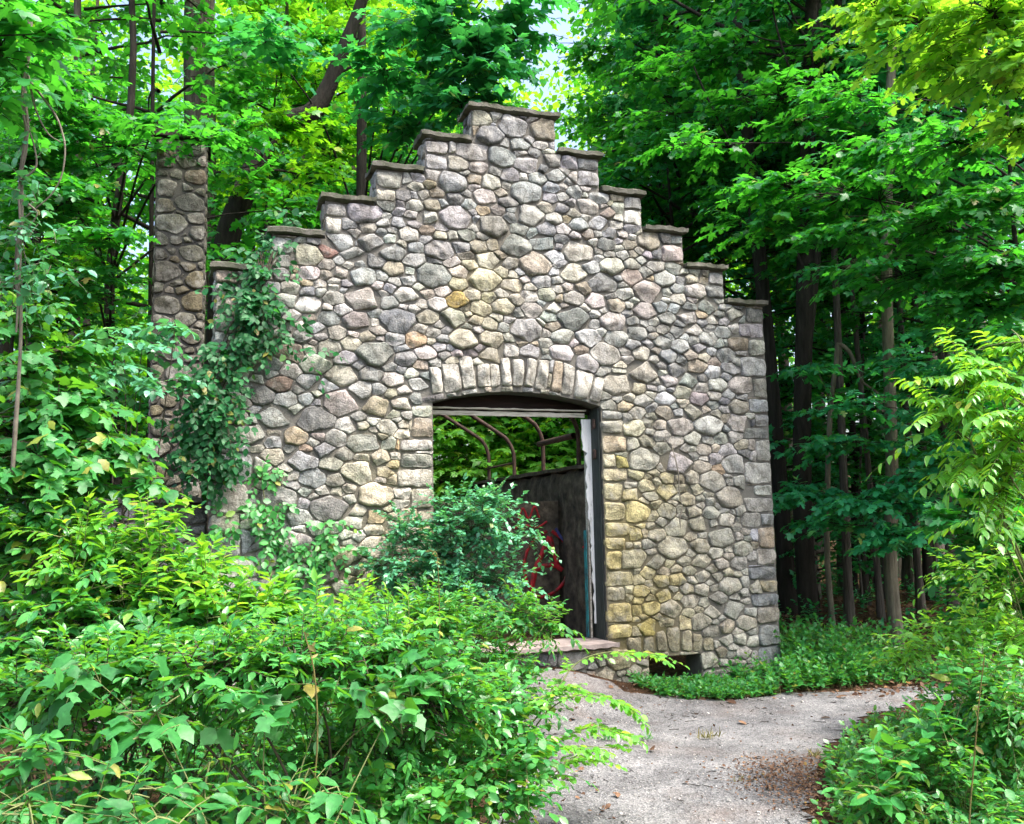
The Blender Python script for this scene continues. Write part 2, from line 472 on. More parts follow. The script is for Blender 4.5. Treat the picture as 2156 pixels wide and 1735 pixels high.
cxm = 0.25 * (GX[:-1, :-1] + GX[1:, :-1] + GX[1:, 1:] + GX[:-1, 1:]).ravel()
cym = 0.25 * (GY[:-1, :-1] + GY[1:, :-1] + GY[1:, 1:] + GY[:-1, 1:]).ravel()
wob = 0.09 * np.sin(5.1 * cxm + 2 * np.sin(3 * cym)) + 0.07 * np.sin(8.3 * cym + cxm)
pm = in_poly(cxm + wob, cym + wob, PATH)
used = np.unique(quads[pm])
remap = -np.ones(GX.size, int); remap[used] = np.arange(len(used))
PV = np.stack([GX, GY, GZ + 0.008], -1).reshape(-1, 3)[used]
mb = MB(); mb.add(PV, remap[quads[pm]])
tag(mb.build("path", MAT["path"], smooth=True), "pale grey gravel path leading to the stone doorway", "path", kind="structure")


# ------------------------------------------------------------------ fieldstone masonry
def clip(poly, nx, nz, c):
    """keep the part of a convex polygon with nx*x + nz*z <= c"""
    out = []
    k = len(poly)
    for i in range(k):
        a, b = poly[i], poly[(i + 1) % k]
        da, db = nx * a[0] + nz * a[1] - c, nx * b[0] + nz * b[1] - c
        if da <= 0: out.append(a)
        if (da < 0 < db) or (db < 0 < da):
            t = da / (da - db)
            out.append((a[0] + t * (b[0] - a[0]), a[1] + t * (b[1] - a[1])))
    return out


def poly_area(p):
    p = np.asarray(p); q = np.roll(p, -1, 0)
    return 0.5 * np.sum(p[:, 0] * q[:, 1] - q[:, 0] * p[:, 1])


def edges_out(poly):
    p = np.asarray(poly, float)
    if poly_area(p) < 0: p = p[::-1]
    res = []
    for a, b in zip(p, np.roll(p, -1, 0)):
        d = b - a
        n = np.array([d[1], -d[0]]) / (np.hypot(*d) + 1e-12)
        res.append((n[0], n[1], float(n @ a)))
    return res


def stone_cells(bounds, obstacles, keys, rmean, asp, rsig=0.36, relax=2, rmin=0.03, rmax=0.122):
    """irregular close-packed cells (power diagram) filling bounds minus obstacles"""
    x0, x1, z0, z1 = bounds
    sx = asp
    obs = [[(p[0] / sx, p[1]) for p in o] for o in obstacles]
    obe = [edges_out(o) for o in obs]

    def inside_any(x, z):
        return any(max(nx * x + nz * z - c for nx, nz, c in e) < 0.012 for e in obe)

    S, Rr, K = [], [], []
    for (x, z, r, c) in keys:
        S.append((x / sx, z)); Rr.append(r); K.append(c)
    tries = int(60 * (x1 - x0) * (z1 - z0) / (rmean ** 2))
    arrS = np.zeros((20000, 2)); arrR = np.zeros(20000); n = len(S)
    if n: arrS[:n] = S; arrR[:n] = Rr
    for k in range(tries):
        f = k / tries
        r = float(np.clip(rmean * np.exp(rng.normal(0.16 - 0.75 * f, rsig)), rmin, rmax))
        x = rng.uniform(x0 / sx, x1 / sx); z = rng.uniform(z0, z1)
        if n and np.any(np.hypot(arrS[:n, 0] - x, arrS[:n, 1] - z) < (arrR[:n] + r) * 0.9): continue
        if inside_any(x, z): continue
        arrS[n] = (x, z); arrR[n] = r; n += 1; K.append(None)
    S = arrS[:n].copy(); Rr = arrR[:n].copy()
    polys = []
    for it in range(relax + 1):
        polys = []
        for i in range(n):
            w = 3.2 * Rr[i]
            poly = [(S[i, 0] - w, S[i, 1] - w), (S[i, 0] + w, S[i, 1] - w), (S[i, 0] + w, S[i, 1] + w), (S[i, 0] - w, S[i, 1] + w)]
            for nx, nz, c in ((-1, 0, -x0 / sx), (1, 0, x1 / sx), (0, -1, -z0), (0, 1, z1)):
                poly = clip(poly, nx, nz, c)
            d = S - S[i]; dist = np.hypot(d[:, 0], d[:, 1])
            for j in np.argsort(dist)[1:26]:
                if not poly or dist[j] > 6 * (Rr[i] + Rr[j]): break
                nx, nz = d[j] / dist[j]
                off = 0.5 * (dist[j] + (Rr[i] ** 2 - Rr[j] ** 2) / dist[j])
                poly = clip(poly, nx, nz, nx * S[i, 0] + nz * S[i, 1] + off)
            for e, o in zip(obe, obs):
                if not poly: break
                pa = np.asarray(poly)
                # overlap test
                if max(min(nx * p[0] + nz * p[1] - c for p in poly) for nx, nz, c in e) >= -1e-6: continue
                best = max(e, key=lambda q: q[0] * S[i, 0] + q[1] * S[i, 1] - q[2])
                poly = clip(poly, -best[0], -best[1], -best[2])
            polys.append(poly)
        if it < relax:
            for i, p in enumerate(polys):
                if len(p) >= 3 and K[i] is None:
                    S[i] = 0.35 * S[i] + 0.65 * np.mean(np.asarray(p), 0)
    res = []
    for p, k in zip(polys, K):
        if len(p) >= 3:
            q = [(a * sx, b) for a, b in p]
            if abs(poly_area(q)) > 0.0012: res.append((q, k))
    return res


def inset(poly, g):
    p = list(map(tuple, poly))
    if poly_area(p) < 0: p = p[::-1]
    for nx, nz, c in edges_out(p):
        p = clip(p, nx, nz, c - g)
        if len(p) < 3: return None
    return p if abs(poly_area(p)) > 0.0004 else None


def strongest(p, k):
    """drop the corners that matter least until k are left"""
    p = list(map(np.asarray, p))
    while len(p) > k:
        ar = [abs(np.cross(p[i] - p[i - 1], p[(i + 1) % len(p)] - p[i])) for i in range(len(p))]
        p.pop(int(np.argmin(ar)))
    return np.array(p)


def round_outline(poly, K, cut):
    p = strongest(np.asarray(poly, float), max(4, int(rng.choice([4, 5, 5, 6, 6, 7]))))
    # drop very short edges
    keep = np.hypot(*(np.roll(p, -1, 0) - p).T) > 0.012
    if keep.sum() >= 3: p = p[keep]
    for c in (cut, 0.16):
        q = np.roll(p, -1, 0)
        p = np.stack([p * (1 - c) + q * c, p * c + q * (1 - c)], 1).reshape(-1, 2)
    q = np.vstack([p, p[:1]])
    s = np.concatenate([[0], np.cumsum(np.hypot(*np.diff(q, axis=0).T))])
    t = np.linspace(0, s[-1], K, endpoint=False)
    return np.stack([np.interp(t, s, q[:, 0]), np.interp(t, s, q[:, 1])], 1)


RS = np.array([1.05, 1.0, 0.965, 0.91, 0.82, 0.7, 0.56, 0.4, 0.2])


def add_stone(mb, poly, frame, colour, prot=1.0, cut=None, K=30, flat=0.5):
    """one fieldstone standing proud of the mortar; frame(x, z, h) -> world"""
    out = round_outline(poly, K, rng.uniform(0.03, 0.13) if cut is None else cut)
    cen = out.mean(0)
    ext = out.max(0) - out.min(0)
    r = 0.5 * min(ext)
    th = np.arctan2(out[:, 1] - cen[1], out[:, 0] - cen[0])
    out = cen + (out - cen) * (1 + 0.05 * np.sin(3 * th + rng.uniform(0, 6)) + 0.03 * np.sin(5 * th + rng.uniform(0, 6)) + 0.018 * np.sin(9 * th + rng.uniform(0, 6)))[:, None]
    H = prot * (0.020 + 0.28 * min(r, 0.12)) * rng.uniform(0.7, 1.3)
    q = rng.uniform(5.0, 11.0)
    pts = cen[None, None] + RS[:, None, None] * (out - cen)[None]
    rel = (pts - cen) / (0.5 * ext + 1e-6)
    hgt = H * np.clip(1 - np.clip(RS, 0, 1) ** q, 0, 1)[:, None] ** 0.55 + np.zeros((1, K))
    for _ in range(5):
        a = rng.uniform(0, 2 * np.pi); g = rng.uniform(0.1, 0.85)
        pl = H * (rng.uniform(0.78, 1.1) - g * (np.cos(a) * rel[..., 0] + np.sin(a) * rel[..., 1] - 0.1))
        hgt = np.minimum(hgt, np.maximum(pl, 0.25 * H * (RS < 0.98)[:, None]))
    nz = 0
    for _ in range(4):
        kx, kz = rng.normal(0, 26, 2)
        nz = nz + np.sin(kx * pts[..., 0] + kz * pts[..., 1] + rng.uniform(0, 6))
    hgt = hgt + 0.0032 * nz * np.clip((1.0 - RS) * 6, 0, 1)[:, None]
    hgt[0] = -0.02
    P3 = frame(pts[..., 0], pts[..., 1], hgt)
    c3 = frame(np.array([cen[0]]), np.array([cen[1]]), np.array([hgt[-1].mean()]))
    nr = len(RS)
    V = np.vstack([P3.reshape(-1, 3), c3.reshape(1, 3)])
    ii = np.arange(nr * K).reshape(nr, K)
    qd = np.stack([ii[:-1], np.roll(ii, -1, 1)[:-1], np.roll(ii, -1, 1)[1:], ii[1:]], -1).reshape(-1, 4)
    tr = np.stack([ii[-1], np.roll(ii[-1], -1), np.full(K, nr * K)], -1)
    mb.add(V, [qd, tr], colour)


# softer spread of stone colours than the raw list
PAL = [((0.30, 0.30, 0.31), 5), ((0.36, 0.34, 0.32), 5), ((0.25, 0.255, 0.26), 4), ((0.17, 0.17, 0.175), 2.8), ((0.42, 0.41, 0.39), 3.4),
       ((0.32, 0.29, 0.245), 3.4), ((0.25, 0.21, 0.175), 1.0), ((0.46, 0.45, 0.42), 2.0), ((0.32, 0.30, 0.28), 2), ((0.20, 0.21, 0.21), 2.5), ((0.34, 0.28, 0.2), 1.0)]
PW = np.array([w for _, w in PAL]); PW = PW / PW.sum()


def pick(scale=1.0):
    c = np.array(PAL[rng.choice(len(PAL), p=PW)][0])
    return np.clip(c * np.array([0.97, 0.985, 0.965]) * scale * rng.uniform(0.8, 1.22) * (1 + rng.normal(0, 0.03, 3)), 0.02, 0.75)


def fbm(x, z):
    return (np.sin(2.1 * x + 1.3 * z + 1) + np.sin(-1.7 * x + 2.9 * z + 2) + .6 * np.sin(4.7 * x - 3.1 * z) + .4 * np.sin(9.1 * x + 7.7 * z + 3)) / 3.0


def moss(x, z):
    """ochre and green algae stain on the lower wall round the doorway"""
    w = np.exp(-(((x - 1.35) / 0.62) ** 2 + ((z - 1.15) / 1.05) ** 2))
    w = w + 0.55 * np.exp(-(((x - 1.25) / 0.55) ** 2 + ((z - 0.45) / 0.35) ** 2))
    w = w + 0.65 * np.exp(-(((x + 1.35) / 0.5) ** 2 + ((z - 1.7) / 0.8) ** 2))
    w = w + 0.4 * np.exp(-(((x + 1.5) / 0.55) ** 2 + ((z - 0.9) / 0.35) ** 2))
    w = w + 0.65 * np.exp(-(((x + 0.35) / 0.35) ** 2 + ((z - 3.9) / 0.6) ** 2))
    w = w + 0.5 * np.exp(-(((x - 1.05) / 0.35) ** 2 + ((z - 2.0) / 0.9) ** 2))
    return np.clip(w * (0.75 + 0.5 * fbm(x * 2, z * 2)), 0, 1)


OCHRE = np.array([0.40, 0.335, 0.12])
# ---- the stepped gable wall
A_, W_, H_ = 0.508, 0.481, 0.3665
CAPT, OV = 0.07, 0.06
ZTOP = 5.84
half = [A_ + i * W_ - OV for i in range(6)]                 # body half width of each step
tops = [ZTOP - CAPT - i * H_ for i in range(6)]             # body top of each step
TH = 0.30
XL, XR, ZS = -0.872, 0.875, 0.46
wall = empty("stone_gable_wall", (0, 0, 0))
tag(wall, "tall stepped gable wall of irregular grey fieldstones with an arched doorway", "wall", kind="thing")
# arch soffit curve
ARC = [(XL, 2.79), (-0.66, 2.85), (-0.42, 2.89), (-0.2, 2.912), (0.0, 2.915), (0.22, 2.905), (0.45, 2.88), (0.66, 2.845), (XR, 2.79)]
VENT = (1.312, 1.905, -0.2, 0.283)

vou = [[(558, 590), (632, 600), (650, 750), (585, 765)], [(640, 575), (745, 575), (765, 740), (660, 760)], [(742, 530), (825, 530), (852, 722), (775, 738)],
       [(853, 578), (930, 575), (942, 712), (866, 722)], [(938, 575), (992, 575), (1003, 712), (948, 718)], [(1000, 535), (1052, 535), (1072, 708), (1010, 714)],
       [(1072, 545), (1144, 545), (1138, 712), (1078, 712)], [(1168, 535), (1226, 556), (1202, 718), (1144, 714)], [(1236, 542), (1304, 548), (1282, 732), (1207, 726)],
       [(1335, 545), (1388, 558), (1370, 752), (1305, 740)], [(1392, 568), (1462, 588), (1440, 772), (1375, 758)], [(1474, 602), (1575, 635), (1540, 790), (1448, 776)], [(1582, 646), (1634, 665), (1610, 806), (1545, 798)]]
vou = [[tuple(wall_pt(710.3 + .3418 * x, 570.8 + .3418 * y)[[0, 2]]) for x, y in q] for q in vou]
vv = [[(270, 400), (440, 395), (445, 575), (305, 575)], [(462, 400), (580, 390), (590, 560), (470, 565)], [(595, 335), (700, 320), (722, 555), (605, 560)], [(705, 290), (850, 280), (865, 560), (735, 560)],
      [(872, 325), (984, 325), (982, 560), (868, 558)], [(993, 362), (1100, 358), (1092, 556), (992, 556)], [(1108, 408), (1215, 400), (1225, 548), (1104, 552)]]
vv = [[tuple(wall_pt(1262.7 + .1952 * x, 1262.7 + .1952 * y)[[0, 2]]) for x, y in q] for q in vv]

BIG = 9.0
obst = []
obst.append([(-BIG, tops[0]), (BIG, tops[0]), (BIG, BIG), (-BIG, BIG)])
for i in range(5):
    obst.append([(half[i], tops[i + 1]), (BIG, tops[i + 1]), (BIG, BIG), (half[i], BIG)])
    obst.append([(-half[i], tops[i + 1]), (-half[i], BIG), (-BIG, BIG), (-BIG, tops[i + 1])])
obst.append([(XL, ZS - 0.06), (XR, ZS - 0.06), (XR, 2.79), (XL, 2.79)])
for (xa, za), (xb, zb) in zip(ARC[:-1], ARC[1:]):
    obst.append([(xa, 2.6), (xb, 2.6), (xb, zb), (xa, za)])
obst.append([(VENT[0], -0.4), (VENT[1], -0.4), (VENT[1], VENT[3]), (VENT[0], VENT[3])])
obst.append([(-0.92, ZS - 0.07), (0.95, ZS - 0.07), (0.95, ZS + 0.015), (-0.92, ZS + 0.015)])
obst += vou + vv
quo = []


def quoin_column(xe, side, z0, z1, wlo, whi, hlo, hhi):
    """squared blocks stacked against a straight edge; side = -1 when the wall lies left of it"""
    z = z0
    while z < z1 - 0.08:
        h = min(rng.uniform(hlo, hhi), z1 - z)
        if z1 - z - h < 0.07: h = z1 - z
        w_ = rng.uniform(wlo, whi)
        a, b = sorted((xe, xe + side * w_))
        j = lambda k: rng.normal(0, k)
        q = [(a + (j(.012) if side < 0 else 0), z + abs(j(.006))), (b + (j(.012) if side > 0 else 0), z + abs(j(.006))), (b + (j(.012) if side > 0 else 0), z + h - abs(j(.008))), (a + (j(.012) if side < 0 else 0), z + h - abs(j(.008)))]
        quo.append(q)
        z += h


quoin_column(half[5], -1, -0.1, tops[5] - 0.02, .16, .36, .13, .27)
quoin_column(-half[5], 1, -0.1, 2.3, .22, .38, .17, .3)
quoin_column(XL, -1, ZS + .02, 2.76, .16, .36, .1, .2)
quoin_column(XR, 1, ZS + .02, 2.76, .14, .3, .11, .22)
for i in range(1, 5):
    quoin_column(half[i], -1, tops[i + 1] + .05, tops[i] - .01, .14, .26, .12, .2)
    quoin_column(-half[i], 1, tops[i + 1] + .05, tops[i] - .01, .14, .26, .12, .2)
obst += quo
K_ = lambda u, v, rpx, c: (*wall_pt(u, v)[[0, 2]], rpx * 0.64 / 203.0, np.array(c))
keys = [K_(962, 632, 24, (0.42, 0.30, 0.11)), K_(650, 642, 26, (0.6, 0.58, 0.54)), K_(855, 623, 27, (0.56, 0.54, 0.5)), K_(590, 810, 24, (0.22, 0.16, 0.13)), K_(875, 716, 22, (0.40, 0.29, 0.19)),
        K_(612, 605, 20, (0.5, 0.47, 0.43)), K_(750, 678, 30, (0.26, 0.23, 0.22)), K_(1058, 646, 26, (0.34, 0.33, 0.3)), K_(1118, 652, 24, (0.3, 0.28, 0.26)), K_(1205, 630, 24, (0.38, 0.36, 0.33)), K_(1355, 655, 30, (0.3, 0.27, 0.26)),
        K_(1328, 585, 26, (0.34, 0.28, 0.25)), K_(1445, 668, 26, (0.36, 0.34, 0.33)), K_(1238, 712, 27, (0.42, 0.42, 0.42)), K_(1005, 352, 24, (0.32, 0.29, 0.27)), K_(1090, 305, 22, (0.22, 0.24, 0.23)), K_(1140, 305, 17, (0.45, 0.43, 0.4)),
        K_(1215, 375, 22, (0.4, 0.37, 0.34)), K_(1500, 785, 22, (0.52, 0.52, 0.53)), K_(1590, 835, 18, (0.36, 0.31, 0.25)), K_(1590, 735, 15, (0.42, 0.30, 0.18)), K_(1470, 840, 22, (0.33, 0.28, 0.29)), K_(1595, 960, 20, (0.42, 0.40, 0.38)), K_(1530, 950, 22, (0.42, 0.4, 0.4)),
        K_(1590, 1025, 23, (0.33, 0.27, 0.21)), K_(1515, 988, 18, (0.42, 0.31, 0.22)), K_(1595, 1125, 25, (0.46, 0.46, 0.5)), K_(1595, 1190, 18, (0.42, 0.42, 0.45)), K_(1590, 890, 11, (0.13, 0.13, 0.14)), K_(715, 575, 18, (0.3, 0.27, 0.24)),
        K_(880, 895, 20, (0.44, 0.40, 0.32)), K_(855, 938, 22, (0.42, 0.30, 0.2)), K_(815, 900, 22, (0.42, 0.41, 0.38)), K_(800, 965, 20, (0.42, 0.38, 0.31)), K_(575, 960, 24, (0.36, 0.33, 0.27)), K_(492, 955, 28, (0.3, 0.3, 0.3)),
        K_(510, 1012, 24, (0.24, 0.25, 0.27)), K_(485, 1065, 30, (0.28, 0.25, 0.22)), K_(505, 1135, 25, (0.27, 0.29, 0.31)), K_(470, 1010, 18, (0.27, 0.24, 0.22)), K_(1365, 1320, 27, (0.38, 0.31, 0.12)), K_(1330, 1125, 24, (0.40, 0.34, 0.17)),
        K_(1330, 1040, 22, (0.42, 0.38, 0.26)), K_(1402, 1036, 24, (0.44, 0.39, 0.25)), K_(1300, 972, 20, (0.38, 0.35, 0.14)), K_(1425, 1220, 22, (0.42, 0.36, 0.22)), K_(1305, 1315, 18, (0.42, 0.40, 0.27)), K_(1290, 1280, 20, (0.40, 0.36, 0.22)),
        K_(1340, 1000, 18, (0.38, 0.36, 0.24)), K_(1560, 1345, 20, (0.42, 0.41, 0.35)), K_(1340, 870, 20, (0.44, 0.43, 0.42)), K_(1400, 840, 24, (0.42, 0.43, 0.45)), K_(610, 490, 20, (0.38, 0.33, 0.28)), K_(640, 640, 0.1, (0.5, 0.5, 0.5)),
        K_(690, 530, 20, (0.22, 0.13, 0.11)), K_(475, 640, 24, (0.42, 0.38, 0.33)), K_(480, 585, 22, (0.32, 0.27, 0.22)), K_(1580, 655, 17, (0.28, 0.25, 0.21)), K_(900, 300, 22, (0.27, 0.27, 0.28)), K_(1180, 440, 19, (0.14, 0.14, 0.15)), K_(1160, 395, 18, (0.3, 0.32, 0.34)),
        K_(970, 520, 20, (0.2, 0.21, 0.24)), K_(1165, 540, 20, (0.44, 0.45, 0.46)), K_(1425, 545, 18, (0.34, 0.27, 0.2)), K_(760, 820, 22, (0.46, 0.46, 0.45)), K_(825, 800, 24, (0.4, 0.37, 0.35)), K_(880, 810, 22, (0.46, 0.46, 0.44)), K_(690, 815, 20, (0.44, 0.45, 0.47))]
keys = [k for k in keys if k[2] > 0.01]
cells = stone_cells((-half[5], half[5], -0.25, tops[0]), obst, keys, 0.077, 1.45, rsig=0.36)
wf = lambda x, z, h: np.stack([x, -h, z], -1)
stones = MB()


def stained(cbase, poly):
    pc = np.mean(np.asarray(poly), 0)
    mo = float(moss(pc[0], pc[1])) * rng.uniform(0.45, 1.15)
    mo = min(mo, 1.0)
    return cbase * (1 - 0.75 * mo) + OCHRE * 0.75 * mo * rng.uniform(0.9, 1.5)


for poly, kc in cells:
    q = inset(poly, rng.uniform(0.0, 0.005))
    if q is None: continue
    base = kc * np.array([0.92, 0.93, 0.94]) if kc is not None else pick()
    pc = np.mean(np.asarray(poly), 0)
    if kc is None and pc[1] > 4.2: base = base * 0.9
    if kc is None and pc[1] < 2.2 and pc[0] > 0.8: base = base * 0.55 + 0.45 * np.array([0.37, 0.35, 0.29])
    add_stone(stones, q, wf, stained(base, poly))
for q in quo:
    g = inset(q, rng.uniform(.003, .008))
    if g:
        b_ = pick(1.05)
        if g[0][0] > 0.8 and g[0][1] < 2.3 and g[0][0] < 2: b_ = b_ * 0.4 + 0.6 * np.array([0.38, 0.35, 0.26])
        add_stone(stones, g, wf, stained(b_, g), prot=.9, cut=rng.uniform(.06, .13))
stones_o = stones.build("fieldstone", MAT["stone"], wall, smooth=True)
stones_o["label"] = "irregular grey and tan fieldstones set in mortar"

arch = MB()
for q in vou:
    g = inset(q, 0.001)
    if g: add_stone(arch, g, wf, np.array([0.45, 0.43, 0.385]) * rng.uniform(0.82, 1.12) if rng.random() > .25 else np.array([0.30, 0.25, 0.19]), prot=1.5, cut=0.06)
# soffit faces of the arch stones
arch.build("door_arch", MAT["stone"], wall, smooth=True)["label"] = "row of tall pale stones forming the door arch"
varch = MB()
for q in vv:
    g = inset(q, 0.006)
    if g: add_stone(varch, g, wf, np.array([0.28, 0.25, 0.17]) * rng.uniform(0.85, 1.15), prot=1.1, cut=0.14)
varch.build("vent_arch", MAT["stone"], wall, smooth=True)["label"] = "upright stones above the low vent hole"

# mortar core: vertical strips so that the openings stay open
core = MB()
MORT = np.array([0.15, 0.145, 0.133])


def core_sheet(x0, x1, zf0, zf1, y, flip=False, nx=None, step=0.06):
    """front sheet between heights zf0(x) and zf1(x), lumpy mortar"""
    nx = nx or max(2, int((x1 - x0) / step) + 1)
    xx = np.linspace(x0, x1, nx)
    a = np.array([zf0(t) for t in xx]); b = np.array([zf1(t) for t in xx])
    nz = max(2, int((b - a).max() / step) + 1)
    s = np.linspace(0, 1, nz)
    X = np.repeat(xx[:, None], nz, 1); Zz = a[:, None] + (b - a)[:, None] * s[None]
    Yy = y + 0 * X - (0.006 * fbm(X * 9, Zz * 9) if not flip else 0)
    ii = np.arange(nx * nz).reshape(nx, nz)
    q = np.stack([ii[:-1, :-1], ii[1:, :-1], ii[1:, 1:], ii[:-1, 1:]], -1).reshape(-1, 4)
    if flip: q = q[:, ::-1]
    mo = moss(X, Zz)[..., None]
    cc = MORT * (1 - 0.75 * mo) + 0.75 * mo * np.array([0.17, 0.14, 0.055])
    core.add(np.stack([X, Yy, Zz], -1), q, cc.reshape(-1, 3))


def quad(mb, pts, colour=None):
    mb.add(np.array(pts, float), np.array([[0, 1, 2, 3]]), colour)


arcz = lambda x: float(np.interp(x, [p[0] for p in ARC], [p[1] for p in ARC]))
cuts = sorted(set([-half[i] for i in range(6)] + [half[i] for i in range(6)] + [XL, XR, VENT[0], VENT[1]]))
for xa, xb in zip(cuts[:-1], cuts[1:]):
    xm = 0.5 * (xa + xb)
    lv = max([i for i in range(6) if abs(xm) > (half[i - 1] if i else 0)] or [0])
    top = tops[lv]
    for y, fl in ((0.0, False), (TH, True)):
        if XL < xm < XR:
            core_sheet(xa, xb, lambda t: -0.3, lambda t: ZS - 0.055, y, fl)
            core_sheet(xa, xb, arcz, lambda t: top, y, fl)
        elif VENT[0] < xm < VENT[1]:
            core_sheet(xa, xb, lambda t: VENT[3], lambda t: top, y, fl)
        else:
            core_sheet(xa, xb, lambda t: -0.3, lambda t: top, y, fl)
    quad(core, [(xa, 0, top), (xb, 0, top), (xb, TH, top), (xa, TH, top)], MORT)
for i in range(6):
    zb = tops[i + 1] if i < 5 else -0.3
    quad(core, [(half[i], 0, zb), (half[i], TH, zb), (half[i], TH, tops[i]), (half[i], 0, tops[i])], MORT)
    quad(core, [(-half[i], 0, zb), (-half[i], 0, tops[i]), (-half[i], TH, tops[i]), (-half[i], TH, zb)], MORT)
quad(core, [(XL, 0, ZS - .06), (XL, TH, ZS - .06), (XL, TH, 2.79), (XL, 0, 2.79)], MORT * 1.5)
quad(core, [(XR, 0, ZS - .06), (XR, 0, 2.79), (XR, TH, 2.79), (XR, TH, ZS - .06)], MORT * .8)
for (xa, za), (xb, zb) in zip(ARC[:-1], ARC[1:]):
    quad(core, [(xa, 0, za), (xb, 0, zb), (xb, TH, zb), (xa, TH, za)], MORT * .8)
quad(core, [(VENT[0], 0, -.3), (VENT[0], TH, -.3), (VENT[0], TH, VENT[3]), (VENT[0], 0, VENT[3])], MORT)
quad(core, [(VENT[1], 0, -.3), (VENT[1], 0, VENT[3]), (VENT[1], TH, VENT[3]), (VENT[1], TH, -.3)], MORT)
quad(core, [(VENT[0], 0, VENT[3]), (VENT[0], TH, VENT[3]), (VENT[1], TH, VENT[3]), (VENT[1], 0, VENT[3])], MORT)
core.build("mortar_core", MAT["mortar"], wall)

# stones on the left end faces of the steps and of the wall
for i in range(6):
    ends = MB()
    zb = tops[i + 1] + CAPT if i < 5 else -0.2
    for poly, _ in stone_cells((0.0, TH, zb, tops[i]), [], [], 0.085, 1.25, relax=1):
        q = inset(poly, 0.01)
        if q: add_stone(ends, q, lambda x, z, h, i=i: np.stack([-half[i] - 0.6 * h, x, z], -1), pick(.85), K=16)
    ends.build("end_masonry", MAT["stone"], wall, smooth=True)
# jamb stones along the right reveal are hidden by the frame


def rough_box(mb, x0, x1, y0, y1, z0, z1, seg=0.05, jit=0.004, bev=0.012, seed=0):
    """slab with worn edges: a subdivided box pulled in at its edges"""
    r = np.random.default_rng(seed)
    n = [max(2, int(round((b - a) / seg)) + 1) for a, b in ((x0, x1), (y0, y1), (z0, z1))]
    ax = [np.linspace(a, b, k) for (a, b), k in zip(((x0, x1), (y0, y1), (z0, z1)), n)]
    ph = r.uniform(0, 6, 6)

    def warp(P):
        lo = np.array([x0, y0, z0]); hi = np.array([x1, y1, z1])
        d = np.minimum(P - lo, hi - P)
        near = (d < 1e-6).sum(1)
        c = 0.5 * (lo + hi)
        k = np.where(near >= 2, bev * (0.5 + 0.7 * np.abs(np.sin(23 * P[:, 0] + 31 * P[:, 1] + ph[0]))), 0)
        P = P - np.sign(P - c) * k[:, None] * (d < 1e-6)
        w = np.sin(17 * P[:, [1, 2, 0]] + ph[:3]) + np.sin(41 * P[:, [2, 0, 1]] + ph[3:])
        return P + jit * 0.5 * w

    for a in range(3):
        b, c = (a + 1) % 3, (a + 2) % 3
        for side in (0, -1):
            U, V = np.meshgrid(ax[b], ax[c], indexing="ij")
            P = np.zeros(U.shape + (3,)); P[..., a] = ax[a][side]; P[..., b] = U; P[..., c] = V
            ii = np.arange(U.size).reshape(U.shape)
            q = np.stack([ii[:-1, :-1], ii[1:, :-1], ii[1:, 1:], ii[:-1, 1:]], -1).reshape(-1, 4)
            if side == 0: q = q[:, ::-1]
            mb.add(warp(P.reshape(-1, 3)), q)


# coping slabs
for i in range(6):
    z0 = tops[i] + 0.002
    spans = [(-A_, A_)] if i == 0 else [(-(A_ + i * W_), -half[i - 1] - 0.004), (half[i - 1] + 0.004, A_ + i * W_)]
    for j, (xa, xb) in enumerate(spans):
        mb = MB()
        rough_box(mb, xa, xb, -0.075, TH + 0.05, z0, z0 + CAPT, 0.05, 0.011, 0.014, i * 2 + j)
        mb.build("coping_slab", MAT["coping"], wall)
# sill
mb = MB(); rough_box(mb, -0.93, 0.945, -0.13, TH + 0.1, ZS - 0.05, ZS + 0.01, 0.07, 0.006, 0.012, 40)
mb.build("door_sill", MAT["sill"], wall)
# thin stones under the sill, in front
# door frame
fr = empty("door_frame"); fr.parent = wall
mb = MB(); rough_box(mb, XL + 0.004, XR - 0.1, 0.17, 0.23, 2.69, 2.745, 0.08, 0.004, 0.006, 50)
rough_box(mb, XL + 0.004, XR - 0.1, 0.14, 0.2, 2.747, 2.772, 0.08, 0.004, 0.006, 51)
mb.build("header_board", MAT["old_paint"], fr)
mb = MB(); rough_box(mb, XL + 0.004, XR - 0.004, 0.235, 0.285, 2.73, 2.93, 0.08, 0.004, 0.006, 52)
mb.build("transom_panel", MAT["dark_wood"], fr)
mb = MB(); rough_box(mb, XR - 0.026, XR - 0.004, 0.03, 0.29, ZS + 0.012, 2.78, 0.08, 0.004, 0.006, 53)
mb.build("jamb_board", MAT["frame_paint"], fr)
mb = MB()
# peeling white strip: splintered at its top, narrowing downwards
zz = np.linspace(0.62, 2.68, 60)
wl = 1.0 * np.interp(zz, [0.62, 1.0, 1.5, 1.9, 2.3, 2.34, 2.36, 2.55, 2.68], [0.01, 0.018, 0.028, 0.05, 0.055, 0.03, 0.075, 0.08, 0.085]) * 1.25 + 0.006 * np.sin(zz * 31) + 0.004 * rng.normal(0, 1, 60)
x0s = XR - 0.036
for k in range(59):
    a0, a1 = x0s + 0.008 - wl[k], x0s + 0.008 - wl[k + 1]
    quad(mb, [(a0, 0.2, zz[k]), (x0s + .008, 0.2, zz[k]), (x0s + .008, 0.2, zz[k + 1]), (a1, 0.2, zz[k + 1])])
    quad(mb, [(a0, 0.2, zz[k]), (a1, 0.2, zz[k + 1]), (a1, 0.214, zz[k + 1]), (a0, 0.214, zz[k])])
mb.build("white_strip", MAT["white_paint"], fr)["label"] = "peeling white painted strip on the right jamb"
mb = MB(); rough_box(mb, XR - 0.075, XR - 0.05, 0.235, 0.30, ZS + 0.012, 2.69, 0.08, 0.003, 0.004, 54)
mb.build("stop_bead", MAT["old_paint"], fr)
